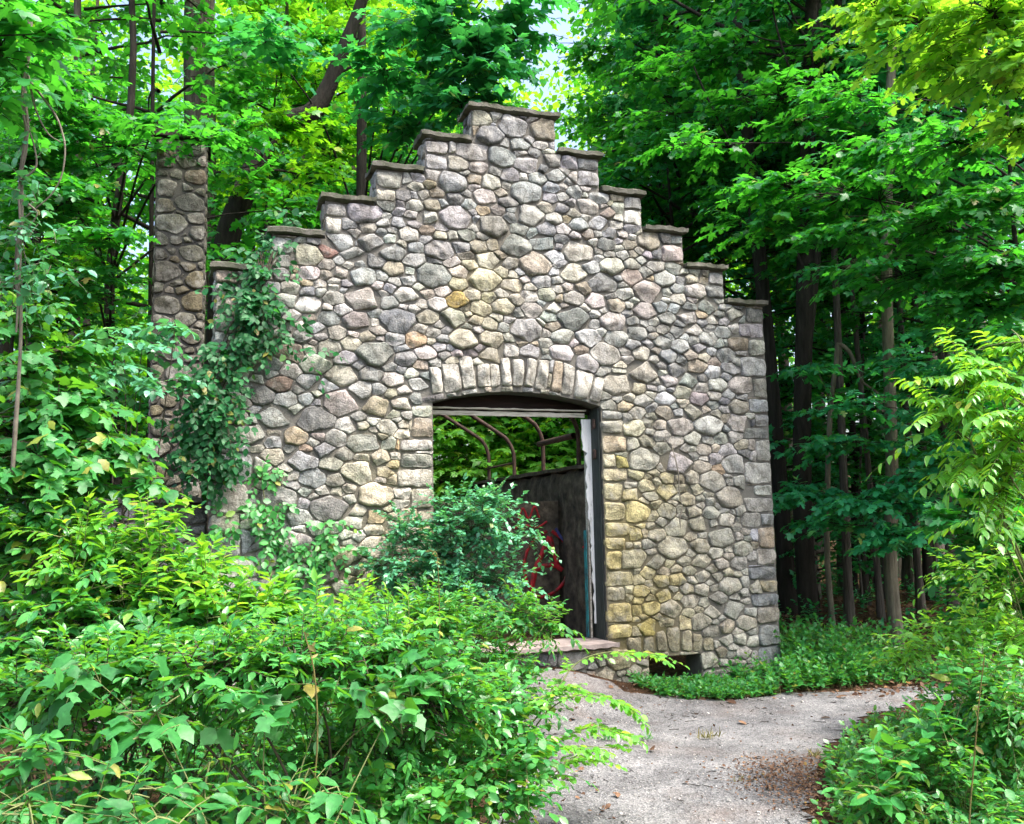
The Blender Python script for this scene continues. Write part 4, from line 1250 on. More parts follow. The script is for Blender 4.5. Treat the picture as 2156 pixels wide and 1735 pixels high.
# overhanging layered sprays
plant("maple_tree", "maple with layered mid-green sprays over the right side of the clearing", "tree", gp(2330, 10.5),
      [(1790, 410, 9.8, 170, 34, 40), (1960, 470, 9.3, 150, 40, 40), (2100, 560, 8.8, 110, 46, 46), (1650, 390, 10.2, 120, 30, 30), (2090, 420, 9, 100, 40, 40), (1620, 470, 10.4, 120, 26, 24), (1900, 580, 9.6, 130, 30, 40), (2060, 640, 9, 120, 30, 40), (1760, 500, 10, 110, 24, 24), (2010, 300, 9.4, 150, 40, 50), (1840, 310, 10, 120, 34, 34),
       (2120, 700, 8.6, 90, 30, 26), (1480, 300, 11, 120, 30, 24), (1590, 230, 12, 130, 50, 26), (1500, 120, 12.5, 140, 50, 26), (1560, 420, 12.5, 110, 34, 18), (1660, 560, 12.5, 90, 26, 12), (1420, 240, 12.5, 110, 40, 20), (1340, 150, 13, 90, 50, 20), (1700, 250, 11, 110, 40, 20), (1800, 200, 10.5, 120, 40, 20)], MAT["leaf_maple"], MAT["bark_dark"], .125, T_MAPLE, 10, .55, flat=True, group="maples at the clearing's edge", trunk=[gp(2330, 10.5) + np.array([0, 0, z]) for z in np.linspace(-.1, 9, 12)], trad=np.linspace(.12, .06, 12), leafname="crown", stemname="limb", srad=.02, rad=.004)
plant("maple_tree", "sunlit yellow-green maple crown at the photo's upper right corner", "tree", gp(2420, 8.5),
      [(1960, 50, 7.8, 170, 50, 44), (2090, 30, 7.3, 120, 60, 34), (2110, 160, 7.6, 90, 40, 26), (2140, 270, 7.8, 60, 40, 16), (1840, 20, 8.2, 110, 40, 28), (1990, 130, 8, 110, 34, 24), (2140, 90, 7, 60, 50, 14)], MAT["leaf_yellow"], MAT["bark_dark"], .125, T_MAPLE, 10, .5,  # sunlit look painted in through the yellower leaf colour
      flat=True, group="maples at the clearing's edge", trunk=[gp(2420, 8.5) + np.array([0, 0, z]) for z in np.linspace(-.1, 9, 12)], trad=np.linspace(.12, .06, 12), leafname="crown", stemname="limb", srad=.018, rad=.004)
plant("maple_tree", "low teal-green maple sprays drooping between the trunks right of the gable", "tree", gp(2290, 11),
      [(1690, 1040, 10.6, 90, 18, 22), (1850, 1060, 10, 120, 30, 44), (1890, 1125, 9.8, 90, 30, 36), (1960, 1010, 10, 110, 34, 36), (1800, 930, 10.4, 90, 20, 20), (2010, 850, 10, 110, 34, 36), (2090, 770, 9.4, 90, 34, 32), (1930, 760, 10, 100, 24, 24), (1800, 850, 10.8, 100, 20, 18), (2060, 950, 9.6, 90, 34, 36), (1740, 1100, 10.4, 70, 16, 14)], MAT["leaf_maple_teal"], MAT["bark_dark"], .115, T_MAPLE, 10, .48,
      flat=True, group="maples at the clearing's edge", trunk=[gp(2290, 11) + np.array([0, 0, z]) for z in np.linspace(-.1, 5, 12)], trad=np.linspace(.07, .03, 12), leafname="crown", stemname="limb", srad=.012, rad=.003)
plant("tulip_tree", "broad-leaved tree hanging its big leaves above the gable's left steps", "tree", gp(760, 14.5),
      [(1010, 120, 11, 110, 60, 60), (910, 50, 11, 120, 50, 56), (810, 150, 11.5, 90, 50, 34), (970, 210, 11, 90, 30, 30), (1090, 60, 11.5, 70, 50, 30), (860, 260, 11.5, 90, 26, 24), (560, 90, 12, 90, 50, 24), (1060, -60, 11, 160, 60, 50)], MAT["leaf_maple_teal"], MAT["bark_dark"], .15, T_TULIP, 9, .55,
      flat=True, group=GR, trunk=[gp(760, 14.5) + np.array([0, 0, z]) for z in np.linspace(-.1, 12, 14)], trad=np.linspace(.14, .06, 14), leafname="crown", stemname="limb", srad=.022, rad=.004)
plant("maple_tree", "dark leafy maple draping its branches round the top of the chimney", "tree", gp(230, 11.5),
      [(500, 270, 11, 110, 30, 22), (270, 310, 10.5, 190, 70, 80), (420, 290, 9.8, 90, 18, 12), (330, 250, 9.8, 60, 18, 8), (600, 440, 12, 110, 40, 24), (110, 200, 10, 130, 90, 60), (230, 500, 9.6, 80, 20, 20), (130, 430, 10, 110, 60, 44), (60, 330, 10, 90, 70, 40), (180, 590, 10, 110, 30, 26)], MAT["leaf_maple"], MAT["bark_dark"], .125, T_MAPLE, 10, .55,
      flat=True, group="maples at the clearing's edge", trunk=[gp(230, 11.5) + np.array([0.1 * math.sin(z), 0, z]) for z in np.linspace(-.1, 9, 12)], trad=np.linspace(.09, .04, 12), leafname="crown", stemname="limb", srad=.02, rad=.004)
plant("maple_tree", "maple overhanging from the left with the largest star-shaped leaves", "tree", gp(-420, 4.5),
      [(20, 20, 4.6, 70, 30, 7), (0, 100, 4.7, 50, 40, 5), (100, 70, 4.6, 40, 20, 4), (0, 230, 4.8, 40, 50, 4), (70, 150, 5.6, 60, 50, 8), (-40, 80, 4.6, 90, 90, 10)], MAT["leaf_maple"], MAT["bark"], .115, T_MAPLE, 7, .36,
      flat=True, group="maples at the clearing's edge", trunk=[gp(-420, 4.5) + np.array([0, 0, z]) for z in np.linspace(-.1, 6, 12)], trad=np.linspace(.1, .05, 12), leafname="crown", stemname="limb", srad=.01, rad=.003)
plant("linden_sapling", "sapling with grey-green heart leaves spread before the chimney", "sapling", gp(250, 7.8),
      [(370, 685, 7.7, 50, 10, 6), (300, 730, 7.6, 60, 14, 6), (390, 800, 7.7, 40, 10, 4), (300, 805, 7.5, 60, 14, 7), (260, 700, 7.8, 70, 24, 12), (240, 780, 7.4, 60, 30, 12)], MAT["leaf_bluish"], MAT["twig"], .105, T_OVW, 9, .42,
      flat=True, leafname="foliage", srad=.009, rad=.003)

# ------------------------------------------------------------------ vines
ml, ms = MB(), MB()
vine = empty("wall_vine", (-2.6, -0.05, 0)); vo_ = np.array([-2.6, -0.05, 0])
tag(vine, "dark leafy vine hanging in a thick swag down the gable's left edge", "vine")
for (u, v, r, n, yy) in ((535, 600, 35, 16, -.1), (548, 555, 30, 14, 0), (575, 520, 25, 10, .05), (520, 690, 50, 30, -.12), (465, 760, 50, 30, -.15), (575, 700, 40, 10, -.1), (630, 735, 40, 6, -.08), (450, 830, 55, 40, -.2), (440, 900, 45, 34, -.15), (420, 975, 45, 28, -.1), (545, 640, 40, 16, -.1), (500, 590, 30, 12, 0), (610, 460, 26, 8, .15), (470, 980, 30, 8, -.08), (400, 900, 40, 20, 0.1)):
    c = wall_pt(u, v, yy) - vo_
    P = c + rdir(n) * rng.random((n, 1)) ** .5 * np.array([1, .45, 1]) * r / 205
    D = rdir(n) * np.array([1, .4, .7]) + np.array([0, -.35, -.15])
    shoots(ml, ms, P, D, rng.uniform(.15, .34, n), 8, .075, T_OVW, .35, .8, nrand=.4, rad=.002, up=np.array([0, -.75, .65]), hang=.1)
for k in range(7):
    st = spline([wall_pt(u + rng.normal(0, 10), v, -.07) - vo_ for u, v in ((430, 1010), (445, 900), (455, 800), (500, 690), (540, 610), (560, 530))], 24)
    tubes(ms, st, np.full((1, 24), .006), 5)
ml.build("foliage", MAT["leaf_vine"], vine); ms.build("stem", MAT["twig"], vine)

vo_ = wall_pt(565, 1180, -.05)
vine = empty("wall_creeper", vo_)
tag(vine, "light green creeper with three-part leaves climbing the lower left stones", "vine")
ml, ms = MB(), MB()
for (u, v, r, n) in ((552, 1010, 16, 7), (565, 1060, 22, 9), (560, 1110, 22, 9), (570, 1160, 26, 10), (688, 1108, 20, 7), (700, 1150, 26, 10), (630, 1180, 34, 12), (660, 1200, 34, 12), (600, 1215, 34, 10), (460, 1110, 24, 6)):
    P = wall_pt(u, v, -.06) - vo_ + rdir(n) * np.array([1, .25, 1]) * r / 205
    shoots(ml, ms, P, rdir(n) * np.array([1, .3, 1]) + np.array([0, -.2, -.3]), rng.uniform(.1, .2, n), 6, .07, T_OVW, .3, .9, nrand=.3, rad=.002, up=np.array([0, -.8, .55]))
for pth in (((570, 1230), (565, 1150), (560, 1080), (550, 1000)), ((640, 1230), (680, 1170), (690, 1100))):
    st = spline([wall_pt(u, v, -.06) - vo_ for u, v in pth], 16); tubes(ms, st, np.full((1, 16), .004), 4)
ml.build("foliage", MAT["leaf_weed"], vine); ms.build("stem", MAT["green_twig"], vine)

o_ = wall_pt(1433, 1110, -.06)
mb = MB()
tubes(mb, spline([wall_pt(u, v, y) - o_ for u, v, y in ((1414, 940, -.03), (1421, 965, -.07), (1428, 1000, -.075), (1430, 1040, -.08), (1436, 1068, -.085), (1431, 1090, -.085), (1432, 1112, -.08))], 30)[None], np.interp(np.linspace(0, 1, 30), [0, .2, .7, .8, 1], [.003, .006, .006, .009, .003])[None], 6)
tubes(mb, spline([wall_pt(u, v, -.075) - o_ for u, v in ((1421, 965), (1405, 950), (1396, 925))], 10)[None], np.full((1, 10), .003), 5)
ob = mb.build("dead_vine", MAT["vine_bark"]); ob.location = o_.tolist()
tag(ob, "bare pale dead vine stem hanging on the stones right of the doorway", "vine")

# vine-hung pole at the far left
B_ = gp(40, 4.9)
hv = empty("hanging_vine", B_)
tag(hv, "pale woody vine climbing at the far left with a looping stem", "vine")
ms, ml = MB(), MB()
stp = spline([at(u, v, 4.9) - B_ for u, v in ((26, 1000), (44, 700), (34, 560), (46, 450), (44, 360), (57, 270), (52, 180), (64, 90), (60, 0), (68, -200))], 50)
tubes(ms, stp, (.011 + .002 * np.sin(np.arange(50)))[None], 6)
stp2 = spline([at(u, v, 4.86) - B_ for u, v in ((34, 700), (44, 520), (40, 400), (57, 300), (46, 200), (66, 60), (58, -60))], 40)
tubes(ms, stp2, np.full((1, 40), .006), 5)
for pth in (((58, 165), (90, 205), (118, 245), (131, 280), (137, 315), (130, 370), (108, 410), (80, 435), (50, 460)), ((60, 160), (75, 230), (100, 280), (128, 300)), ((46, 380), (76, 350), (70, 300), (56, 260)), ((60, 430), (78, 450), (60, 480))):
    tubes(ms, (spline([at(u, v, 4.85) - B_ for u, v in pth], 26))[None], np.linspace(.007, .003, 26)[None], 5)
for (u, v, r, n) in ((50, 430, 25, 5), (75, 500, 40, 12), (30, 560, 50, 16), (90, 590, 40, 12), (45, 330, 30, 5), (60, 240, 25, 4), (70, 390, 25, 4), (20, 480, 30, 8)):
    P = at(u, v, 4.85) - B_ + rdir(n) * r / FPX * 4.9
    shoots(ml, ms, P, rdir(n, .1), .18, 5, .06, T_OVW, .4, .9, nrand=.4, rad=.002)
ml.build("foliage", MAT["leaf_bluish"], hv); ms.build("stem", MAT["vine_bark"], hv, smooth=True)

# ------------------------------------------------------------------ shrubs in front
plant("shrub", "rounded shrub of small cool green leaves covering the doorway's left half", "shrub", gp(960, 7.9),
      [(990, 1120, 7.9, 80, 80, 90), (905, 1170, 7.9, 90, 80, 90), (840, 1110, 8.0, 50, 40, 18), (1040, 1050, 7.8, 40, 24, 14), (1080, 1130, 7.7, 60, 24, 20), (960, 1240, 7.8, 120, 70, 90), (1060, 1210, 7.7, 60, 50, 30), (870, 1280, 7.8, 80, 60, 50), (800, 1190, 8.0, 40, 40, 14), (940, 1060, 7.9, 50, 30, 16), (830, 1180, 7.9, 60, 60, 34), (1130, 1122, 7.7, 34, 8, 6), (1020, 1080, 7.7, 60, 40, 24)],
      MAT["leaf_bluish"], MAT["twig"], .056, T_SMW, 16, .34, .2, leafname="foliage", srad=.008, rad=.0022, upb=.25)
plant("shrub", "bright honeysuckle shrub in front of the doorway sill", "shrub", gp(1000, 6.7),
      [(980, 1390, 6.6, 140, 90, 120), (1080, 1290, 6.7, 80, 50, 50), (1150, 1310, 6.6, 34, 24, 14), (870, 1310, 6.6, 100, 80, 70), (1080, 1440, 6.5, 70, 70, 60), (950, 1290, 6.8, 90, 60, 50), (770, 1330, 6.5, 90, 90, 50)],
      MAT["leaf_shrub"], MAT["green_twig"], .06, T_OV, 15, .38, .25, leafname="foliage", srad=.007, rad=.0025)
plant("tulip_sapling", "sapling with large lobed leaves at the left side before the wood", "sapling", gp(80, 5.6),
      [(60, 800, 5.5, 110, 100, 44), (140, 860, 5.4, 90, 50, 30), (220, 930, 5.3, 60, 30, 12), (80, 960, 5.2, 150, 80, 50), (50, 660, 5.6, 50, 60, 16), (300, 1010, 5.2, 30, 14, 4), (160, 990, 5.2, 110, 50, 34), (10, 900, 5.3, 90, 100, 36), (20, 1120, 5.2, 90, 80, 24), (130, 740, 5.6, 70, 40, 14)],
      MAT["leaf_lobed"], MAT["twig"], .1, [T_TULIP, T_MAPLE, T_LOBE], 9, .4, .3, flat=True, leafname="foliage", srad=.011, rad=.003, hang=.25)
plant("shrub", "tall shrub of long pointed leaves with yellow-green shoot tips, left of the gable", "shrub", gp(260, 5.1),
      [(130, 1180, 5, 150, 90, 70), (270, 1190, 5, 110, 70, 56), (380, 1270, 5, 110, 60, 60), (240, 1310, 4.8, 240, 100, 110), (530, 1310, 5, 110, 50, 60), (660, 1340, 5, 110, 60, 50), (60, 1080, 5, 100, 70, 40), (440, 1180, 5.1, 30, 14, 4), (440, 1340, 4.8, 150, 80, 60), (60, 1360, 4.6, 130, 90, 60), (20, 1450, 4.3, 90, 70, 30), (340, 1080, 5.1, 30, 20, 4)],
      MAT["leaf_shrub"], MAT["twig"], .088, T_OV, 15, .42, .3, leafname="foliage", srad=.01, rad=.003)
plant("shrub", "young pale shoots standing out of the long-leaved shrub at left", "shrub", gp(330, 4.9),
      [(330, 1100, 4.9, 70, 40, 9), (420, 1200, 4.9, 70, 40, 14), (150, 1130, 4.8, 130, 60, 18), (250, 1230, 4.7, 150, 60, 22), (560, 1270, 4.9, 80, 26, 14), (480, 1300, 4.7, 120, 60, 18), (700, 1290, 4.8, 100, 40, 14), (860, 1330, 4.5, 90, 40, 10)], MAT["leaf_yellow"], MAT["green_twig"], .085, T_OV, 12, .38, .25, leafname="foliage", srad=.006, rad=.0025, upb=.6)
plant("shrub", "dense mid-green thicket filling the middle foreground below the gable", "shrub", gp(680, 4.3),
      [(620, 1390, 3.95, 170, 70, 100), (800, 1370, 4.3, 130, 70, 90), (930, 1470, 4.3, 110, 80, 70), (700, 1560, 4.5, 190, 110, 70), (450, 1400, 3.8, 160, 60, 80), (270, 1410, 3.9, 160, 60, 64), (440, 1530, 4.4, 180, 110, 60), (240, 1540, 4.3, 160, 110, 50), (840, 1590, 4.3, 120, 90, 40), (100, 1440, 3.9, 120, 60, 44)],
      MAT["leaf_shrub"], MAT["twig"], .064, T_OV, 15, .36, .28, leafname="foliage", srad=.009, rad=.0028)
plant("bramble", "bramble reaching bright arching shoots over the edge of the path", "bramble", gp(1000, 4.7),
      [(1050, 1500, 4.7, 90, 70, 50), (1000, 1610, 4.4, 110, 80, 60), (1070, 1680, 4.3, 70, 60, 36), (900, 1700, 4.1, 120, 60, 50), (1110, 1580, 4.6, 60, 60, 26), (760, 1690, 4, 110, 60, 40)],
      MAT["leaf_shrub"], MAT["green_twig"], .062, T_OVW, 11, .34, .3, leafname="foliage", srad=.007, rad=.0025)
# arching bright sprays of the bramble
B_ = gp(1080, 4.8)
br = empty("bramble", B_); tag(br, "low arching sprays with yellow-green oval leaves hanging over the gravel", "bramble")
ml, ms = MB(), MB()
for pth in (((1080, 1650, 4.7), (1130, 1590, 4.75), (1200, 1545, 4.8), (1270, 1530, 4.85), (1335, 1552, 4.9)), ((1085, 1600, 4.7), (1150, 1500, 4.8), (1220, 1462, 4.85), (1285, 1470, 4.9), (1325, 1492, 4.9)), ((1090, 1560, 4.75), (1160, 1470, 4.8), (1215, 1395, 4.9), (1290, 1372, 5), (1390, 1378, 5.1)),
            ((1080, 1680, 4.6), (1150, 1640, 4.65), (1200, 1600, 4.7), (1260, 1590, 4.75)), ((1060, 1560, 4.7), (1100, 1500, 4.8), (1140, 1470, 4.8), (1180, 1440, 4.85)), ((1085, 1620, 4.6), (1140, 1580, 4.6), (1200, 1570, 4.65), (1300, 1575, 4.7))):
    st = spline([at(*q) - B_ for q in pth], 30)
    tubes(ms, st, np.linspace(.005, .002, 30)[None], 5)
    k = rng.uniform(6, 29, 16).astype(int)
    tg = nrm(np.gradient(st, axis=0))[k]
    sd_ = nrm(np.cross(tg, ZUP)) * rng.choice([-1, 1], 16)[:, None]
    shoots(ml, ms, st[k], tg * .7 + sd_ * .8 + np.array([0, 0, .1]), rng.uniform(.1, .24, 16), 7, .052, T_OVW, .25, .8, nrand=.3, rad=.0015)
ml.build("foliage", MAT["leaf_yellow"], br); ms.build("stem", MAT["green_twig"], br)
plant("shrub", "closest broad-leaved sprays in the lower left corner of the clearing", "shrub", gp(250, 3.0),
      [(80, 1570, 2.9, 90, 40, 5), (250, 1670, 2.8, 150, 50, 8), (430, 1660, 3.0, 110, 40, 5), (60, 1690, 2.7, 110, 50, 12), (620, 1700, 3, 140, 50, 16), (330, 1720, 2.7, 140, 40, 14), (20, 1620, 2.9, 80, 50, 7)],
      MAT["leaf_lobed"], MAT["green_twig"], .085, T_OV, 8, .34, .3, leafname="foliage", srad=.006, rad=.0028, hang=.2)
plant("shrub", "lobed-leaf seedling spreading over the thicket above the lower left corner", "shrub", gp(560, 3.6),
      [(560, 1480, 3.5, 90, 40, 7), (860, 1420, 4.1, 80, 30, 6), (830, 1480, 4.0, 80, 30, 6), (330, 1500, 3.3, 90, 40, 7), (170, 1400, 3.6, 90, 60, 8), (700, 1450, 3.8, 60, 30, 5)], MAT["leaf_lobed"], MAT["green_twig"], .1, [T_LOBE, T_TULIP], 6, .34, .35, leafname="foliage", srad=.005, rad=.0025, hang=.25)
# right side
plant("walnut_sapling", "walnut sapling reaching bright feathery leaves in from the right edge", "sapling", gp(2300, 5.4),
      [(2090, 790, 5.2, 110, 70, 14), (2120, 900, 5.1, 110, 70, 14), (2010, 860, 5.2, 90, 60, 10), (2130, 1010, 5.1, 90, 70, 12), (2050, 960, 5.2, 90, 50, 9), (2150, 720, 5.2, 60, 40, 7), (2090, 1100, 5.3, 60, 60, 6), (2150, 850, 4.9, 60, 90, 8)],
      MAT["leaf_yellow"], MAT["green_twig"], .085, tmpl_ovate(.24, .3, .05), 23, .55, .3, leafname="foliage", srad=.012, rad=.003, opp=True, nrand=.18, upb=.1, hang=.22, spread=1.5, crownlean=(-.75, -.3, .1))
B_ = gp(2080, 5.6)
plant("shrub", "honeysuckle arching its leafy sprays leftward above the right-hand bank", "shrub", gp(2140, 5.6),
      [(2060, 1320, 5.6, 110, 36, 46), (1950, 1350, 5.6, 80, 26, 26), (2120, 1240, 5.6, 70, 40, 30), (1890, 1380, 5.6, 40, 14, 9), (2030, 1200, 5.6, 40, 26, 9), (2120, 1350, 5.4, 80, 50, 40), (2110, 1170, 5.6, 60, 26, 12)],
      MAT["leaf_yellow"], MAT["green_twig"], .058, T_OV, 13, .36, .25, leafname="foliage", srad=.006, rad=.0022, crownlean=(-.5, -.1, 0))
plant("shrub", "dark green thicket standing behind the feathery walnut leaves at right", "shrub", gp(2200, 6.6),
      [(2090, 1110, 6.6, 120, 120, 90), (2160, 960, 6.6, 90, 120, 60), (2120, 1260, 6.4, 110, 70, 60), (2170, 1150, 6, 60, 110, 40)], MAT["leaf_maple"], MAT["twig"], .11, T_MAPLE, 9, .4, .25, leafname="foliage", srad=.01, rad=.003)
plant("shrub", "dense bush of small leaves at the path's right side, lower right corner", "shrub", gp(2080, 5.0),
      [(2080, 1450, 5, 110, 90, 110), (2010, 1515, 5, 80, 50, 54), (2100, 1600, 4.8, 110, 110, 120), (1950, 1640, 4.6, 110, 80, 90), (1890, 1600, 4.7, 60, 34, 30), (2050, 1710, 4.4, 130, 60, 80), (1870, 1690, 4.4, 70, 44, 40), (2140, 1500, 4.6, 60, 90, 60)],
      MAT["leaf_shrub"], MAT["green_twig"], .055, T_OV, 12, .32, .25, leafname="foliage", srad=.007, rad=.0022)
plant("shrub", "pale-tipped weeds with broad leaves poking from the right-hand bush", "shrub", gp(1960, 4.7),
      [(2000, 1530, 4.7, 60, 30, 9), (1880, 1600, 4.5, 60, 30, 9), (2040, 1440, 4.8, 80, 40, 10), (1850, 1660, 4.3, 60, 30, 9), (2000, 1560, 4.5, 80, 40, 9)], MAT["leaf_weed"], MAT["green_twig"], .085, T_OVW, 7, .28, .2, leafname="foliage", srad=.005, rad=.0022, upb=.6)

# ------------------------------------------------------------------ ground cover and litter
def herbs(poly, n, Lr, m, size, tmpl, ml, ms, lean=.35, origin=np.zeros(3)):
    poly = np.asarray(poly, float)
    lo, hi = poly.min(0), poly.max(0)
    P = rng.uniform(lo, hi, (n * 4, 2))
    P = P[in_poly(P[:, 0], P[:, 1], poly)][:n]
    b = np.column_stack([P, terrain(P[:, 0], P[:, 1])])
    d = np.column_stack([rng.normal(0, lean, (len(P), 2)), np.ones(len(P))])
    shoots(ml, ms, b - origin, d, rng.uniform(*Lr, len(P)), m, size, tmpl, .12, 1.1, nrand=.3, rad=.002, first=.25, hang=.1)


ml, ms = MB(), MB()
gx = lambda u, v: Z0(u, v)


def Z0(u, v, z=0.0):
    q = CF + (u - 1077.5) / FPX * CR - (v - 867.5) / FPX * CU
    p = CAM + (z - CAM[2]) / q[2] * q
    return (p[0], p[1])


herbs([(1.0, -.62), (1.4, -.9), (2.1, -1.02), (2.1, -.06), (1.05, -.06)], 420, (.05, .14), 7, .05, T_OVW, ml, ms)
herbs([(2.1, -1.02), (2.9, -1.02), (3.6, -1.0), (4.4, -.9), (4.0, -.2), (2.95, .5), (2.85, -.06), (2.1, -.06)], 460, (.12, .3), 8, .06, T_OVW, ml, ms)
herbs([(2.9, -.7), (3.7, -.7), (4.2, -.3), (4.0, 1.0), (3.0, 1.2), (2.95, 0)], 330, (.3, .62), 12, .065, T_OVW, ml, ms)
herbs([(2.4, -.9), (3.4, -1.0), (3.6, -.3), (2.5, -.1)], 140, (.25, .42), 10, .06, T_OVW, ml, ms)
tag(ml.build("undergrowth", MAT["leaf_weed"]), "low green weeds growing along the foot of the gable's right corner", "weeds", kind="stuff")
ml2 = MB()
herbs([(1.05, -3.05), (1.9, -2.4), (2.5, -2.3), (2.4, -3.6), (1.4, -4.6), (.1, -5.2), (.1, -4.2), (.4, -3.9)], 900, (.08, .24), 7, .05, T_OVW, ml2, ms)
tag(ml2.build("undergrowth", MAT["leaf_shrub"]), "low herbs creeping over the path's right edge", "weeds", kind="stuff")
ml3 = MB()
herbs([(4.2, -1.0), (9, -1), (14, 8), (6, 9), (4.0, 2.0)], 500, (.15, .5), 9, .085, T_OVW, ml3, ms)
herbs([(-9, -3), (-3.2, -1), (-3.2, 8), (-12, 9)], 500, (.2, .6), 9, .1, T_OVW, ml3, ms)
herbs([(-1, 6), (9, 6), (14, 20), (-6, 20)], 700, (.2, .7), 9, .12, T_OVW, ml3, ms)
tag(ml3.build("ground_cover", MAT["leaf_maple_teal"]), "scattered dark seedlings on the woodland floor", "ground cover", kind="stuff")
ml4 = MB()
herbs([(-1.2, -2.6), (-.6, -1.2), (-.2, -.2), (-2.9, -.2), (-4, -3), (-3.2, -5.4), (-2.3, -4.6)], 900, (.15, .5), 9, .075, T_OVW, ml4, ms)
tag(ml4.build("undergrowth", MAT["leaf_weed"]), "weeds filling the ground between the foreground shrubs and the gable", "weeds", kind="stuff")
tag(ms.build("weed_stems", MAT["green_twig"]), "thin stalks of the weeds and seedlings", "weeds", kind="stuff")

# dead leaves, twigs and pebbles
ml = MB()
def litter(cx, cy, sx, sy, n, size):
    x = rng.normal(cx, sx, n); y = rng.normal(cy, sy, n)
    P = np.column_stack([x, y, terrain(x, y) + .015 + rng.random(n) * .02])
    D = rdir(n) * np.array([1, 1, .25])
    leaves(ml, P, D, ZUP + rng.normal(0, .35, (n, 3)), rng.uniform(.5, 1.3, n) * size, T_OVW)
litter(.62, -3.55, .22, .32, 3200, .02)
litter(.9, -3.1, .25, .2, 300, .024)
litter(.2, -2.5, 1.0, 1.0, 120, .022)
litter(.3, -.7, .5, .4, 120, .03)
litter(3.8, -1.2, .7, .12, 260, .05)
litter(5.2, .8, 1.6, 1.2, 2600, .07)
litter(6.5, 5, 3.0, 3, 3000, .08)
litter(-.9, -2.2, .25, .9, 260, .04)
tag(ml.build("leaf_litter", MAT["dead_leaf"]), "brown dead leaves strewn over the path and the bank", "leaf litter", kind="stuff")
ms = MB()
n = 150
x = rng.uniform(-1.2, 2.6, n); y = rng.uniform(-4.2, -.6, n)
k = in_poly(x, y, PATH); x, y = x[k], y[k]; n = len(x)
a = rng.uniform(0, 6.28, n); l = rng.uniform(.012, .045, n) * np.where(rng.random(n) < .08, 2, 1)
t = np.linspace(-1, 1, 4)
pp = np.stack([x[:, None] + l[:, None] * t * np.cos(a)[:, None] + .006 * rng.normal(0, 1, (n, 4)), y[:, None] + l[:, None] * t * np.sin(a)[:, None] + .006 * rng.normal(0, 1, (n, 4)), terrain(x, y)[:, None] + .014 + 0 * t], -1)
tubes(ms, pp, np.full((n, 4), .0022), 4)
tag(ms.build("twig_debris", MAT["bark_dark"]), "small dark broken twigs scattered on the gravel", "twigs", kind="stuff")
mb = MB()
n = 5200
x = rng.uniform(-3.6, 5, n); y = rng.uniform(-5.2, -.1, n)
k = in_poly(x, y, PATH); x, y = x[k], y[k]; n = len(x)
oc = np.array([(1, 0, 0), (-1, 0, 0), (0, 1, 0), (0, -1, 0), (0, 0, .7), (0, 0, -.7)], float)
of = np.array([(0, 2, 4), (2, 1, 4), (1, 3, 4), (3, 0, 4), (2, 0, 5), (1, 2, 5), (3, 1, 5), (0, 3, 5)])
sz = rng.uniform(.003, .010, n) * np.where(rng.random(n) < .05, 2.0, 1)
V = np.column_stack([x, y, terrain(x, y) + .010])[:, None] + oc[None] * sz[:, None, None] * rng.uniform(.6, 1.3, (n, 6, 1))
g = rng.uniform(.18, .6, (n, 1)) * np.array([[1, .96, .94]])
mb.add(V.reshape(-1, 3), (of[None] + (np.arange(n) * 6)[:, None, None]).reshape(-1, 3), np.repeat(g, 6, 0))
tag(mb.build("gravel", MAT["stone"], smooth=False), "loose grey pebbles on the path", "gravel", kind="stuff")

# tufts of grass on the path
for (u, v, r, n, mat, lab) in ((1283, 1560, .07, 46, "leaf_weed", "small green grass tuft on the gravel under the bramble's tips"), (1360, 1560, .05, 30, "leaf_weed", "smaller green tuft just right of the bramble tips on the gravel"), (1490, 1556, .09, 60, "dry_grass", "flat yellowish grass tuft in the middle of the path"),
                               (1716, 1598, .05, 34, "dry_grass", "dry wispy grass tuft at the path's right edge"), (1560, 1655, .06, 26, "dry_grass", "thin straw-coloured tuft beside the brown leaf patch")):
    p = Z0(u, v); o_ = np.array([p[0], p[1], 0.008])
    mb = MB()
    P = np.column_stack([rng.normal(0, r * .35, (n, 2)) * np.array([1.4, .6]), np.zeros(n)])
    D = np.column_stack([rng.normal(0, .55, (n, 2)), np.ones(n) * .8])
    leaves(mb, P, D, rdir(n), rng.uniform(.03, .085, n), tmpl_ovate(.05, .3, .0))
    ob = mb.build("grass_tuft", MAT[mat]); ob.location = o_.tolist()
    tag(ob, lab, "grass tuft", "grass tufts on the path")

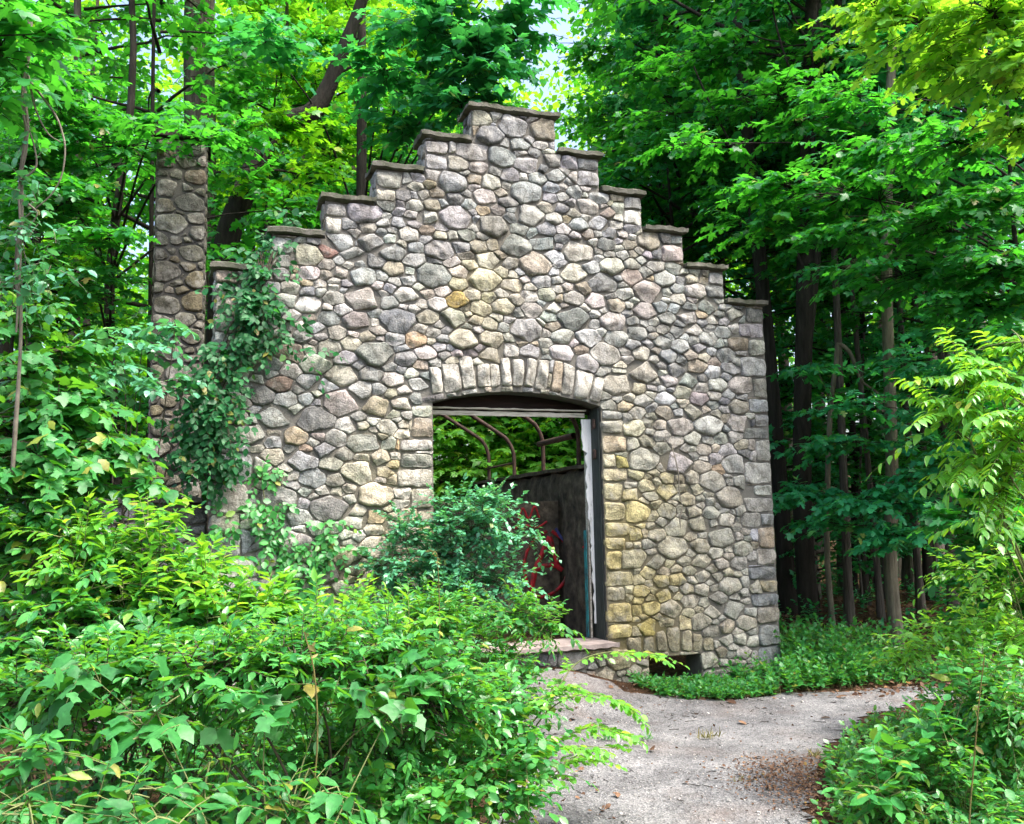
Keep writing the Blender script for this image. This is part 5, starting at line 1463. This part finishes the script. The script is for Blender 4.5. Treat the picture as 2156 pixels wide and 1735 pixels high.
# tall weed stalks above the thicket
for (pth, lab) in ((((655, 1735, 3.5), (668, 1560, 3.5), (662, 1420, 3.5), (640, 1330, 3.5)), "bare yellowish stalk with a drooping tip above the thicket"), (((2040, 1735, 4.2), (2050, 1600, 4.2), (2060, 1480, 4.2), (2072, 1380, 4.2)), "brown dry weed stalk standing in the right-hand bush"), (((925, 1300, 6.4), (922, 1200, 6.4), (918, 1165, 6.4), (905, 1158, 6.4)), "pale bare shoot rising before the doorway shrub")):
    b = at(*pth[0]); b[2] = float(terrain(b[0], b[1]))
    pt = [b - b] + [at(*q) - b for q in pth[0:]]
    mb = MB(); st = spline(pt, 26); tubes(mb, st, np.linspace(.005, .0025, 26)[None], 5)
    k = np.arange(14, 26)
    leaves(mb, st[k], rdir(12) + np.array([0, 0, -.3]), rdir(12), rng.uniform(.02, .05, 12), T_NAR)
    ob = mb.build("weed_stalk", MAT["dry_grass"]); ob.location = b.tolist()
    tag(ob, lab, "weed stalk", "tall weed stalks")

# ------------------------------------------------------------------ light and sky
SUN_EL, SUN_AZ = R_(62), R_(142)      # azimuth measured from +y towards +x
w = bpy.data.worlds.new("World"); scene.world = w
w.use_nodes = True
nt = w.node_tree
nt.nodes.clear()
sky = nt.nodes.new("ShaderNodeTexSky")
sky.sky_type = "NISHITA"
sky.sun_disc = False
sky.sun_elevation = SUN_EL
sky.sun_rotation = SUN_AZ
sky.dust_density = 6.0
sky.ozone_density = 1.0
bg = nt.nodes.new("ShaderNodeBackground"); bg.inputs["Strength"].default_value = 0.15
ow = nt.nodes.new("ShaderNodeOutputWorld")
nt.links.new(sky.outputs["Color"], bg.inputs["Color"]); nt.links.new(bg.outputs["Background"], ow.inputs["Surface"])
sd = bpy.data.lights.new("sun", "SUN")
sd.energy = 2.0
sd.angle = R_(14)
sd.color = (1.0, 0.965, 0.9)
so = bpy.data.objects.new("sun", sd)
sdir = np.array([math.sin(SUN_AZ) * math.cos(SUN_EL), math.cos(SUN_AZ) * math.cos(SUN_EL), math.sin(SUN_EL)])
from mathutils import Vector
so.rotation_euler = Vector(sdir.tolist()).to_track_quat("Z", "Y").to_euler()
so.location = (0, 0, 30)
col.objects.link(so)

vs = scene.view_settings
scene.display_settings.display_device = "sRGB"
vs.view_transform = "Standard"
vs.look = "None"
vs.exposure = 1.92
vs.gamma = 1.0
vs.use_curve_mapping = False
cy = scene.cycles
cy.max_bounces = 12
cy.diffuse_bounces = 6
cy.glossy_bounces = 2
cy.transmission_bounces = 8
cy.use_adaptive_sampling = True
cy.adaptive_threshold = 0.02
cy.use_denoising = True
cy.sample_clamp_indirect = 6
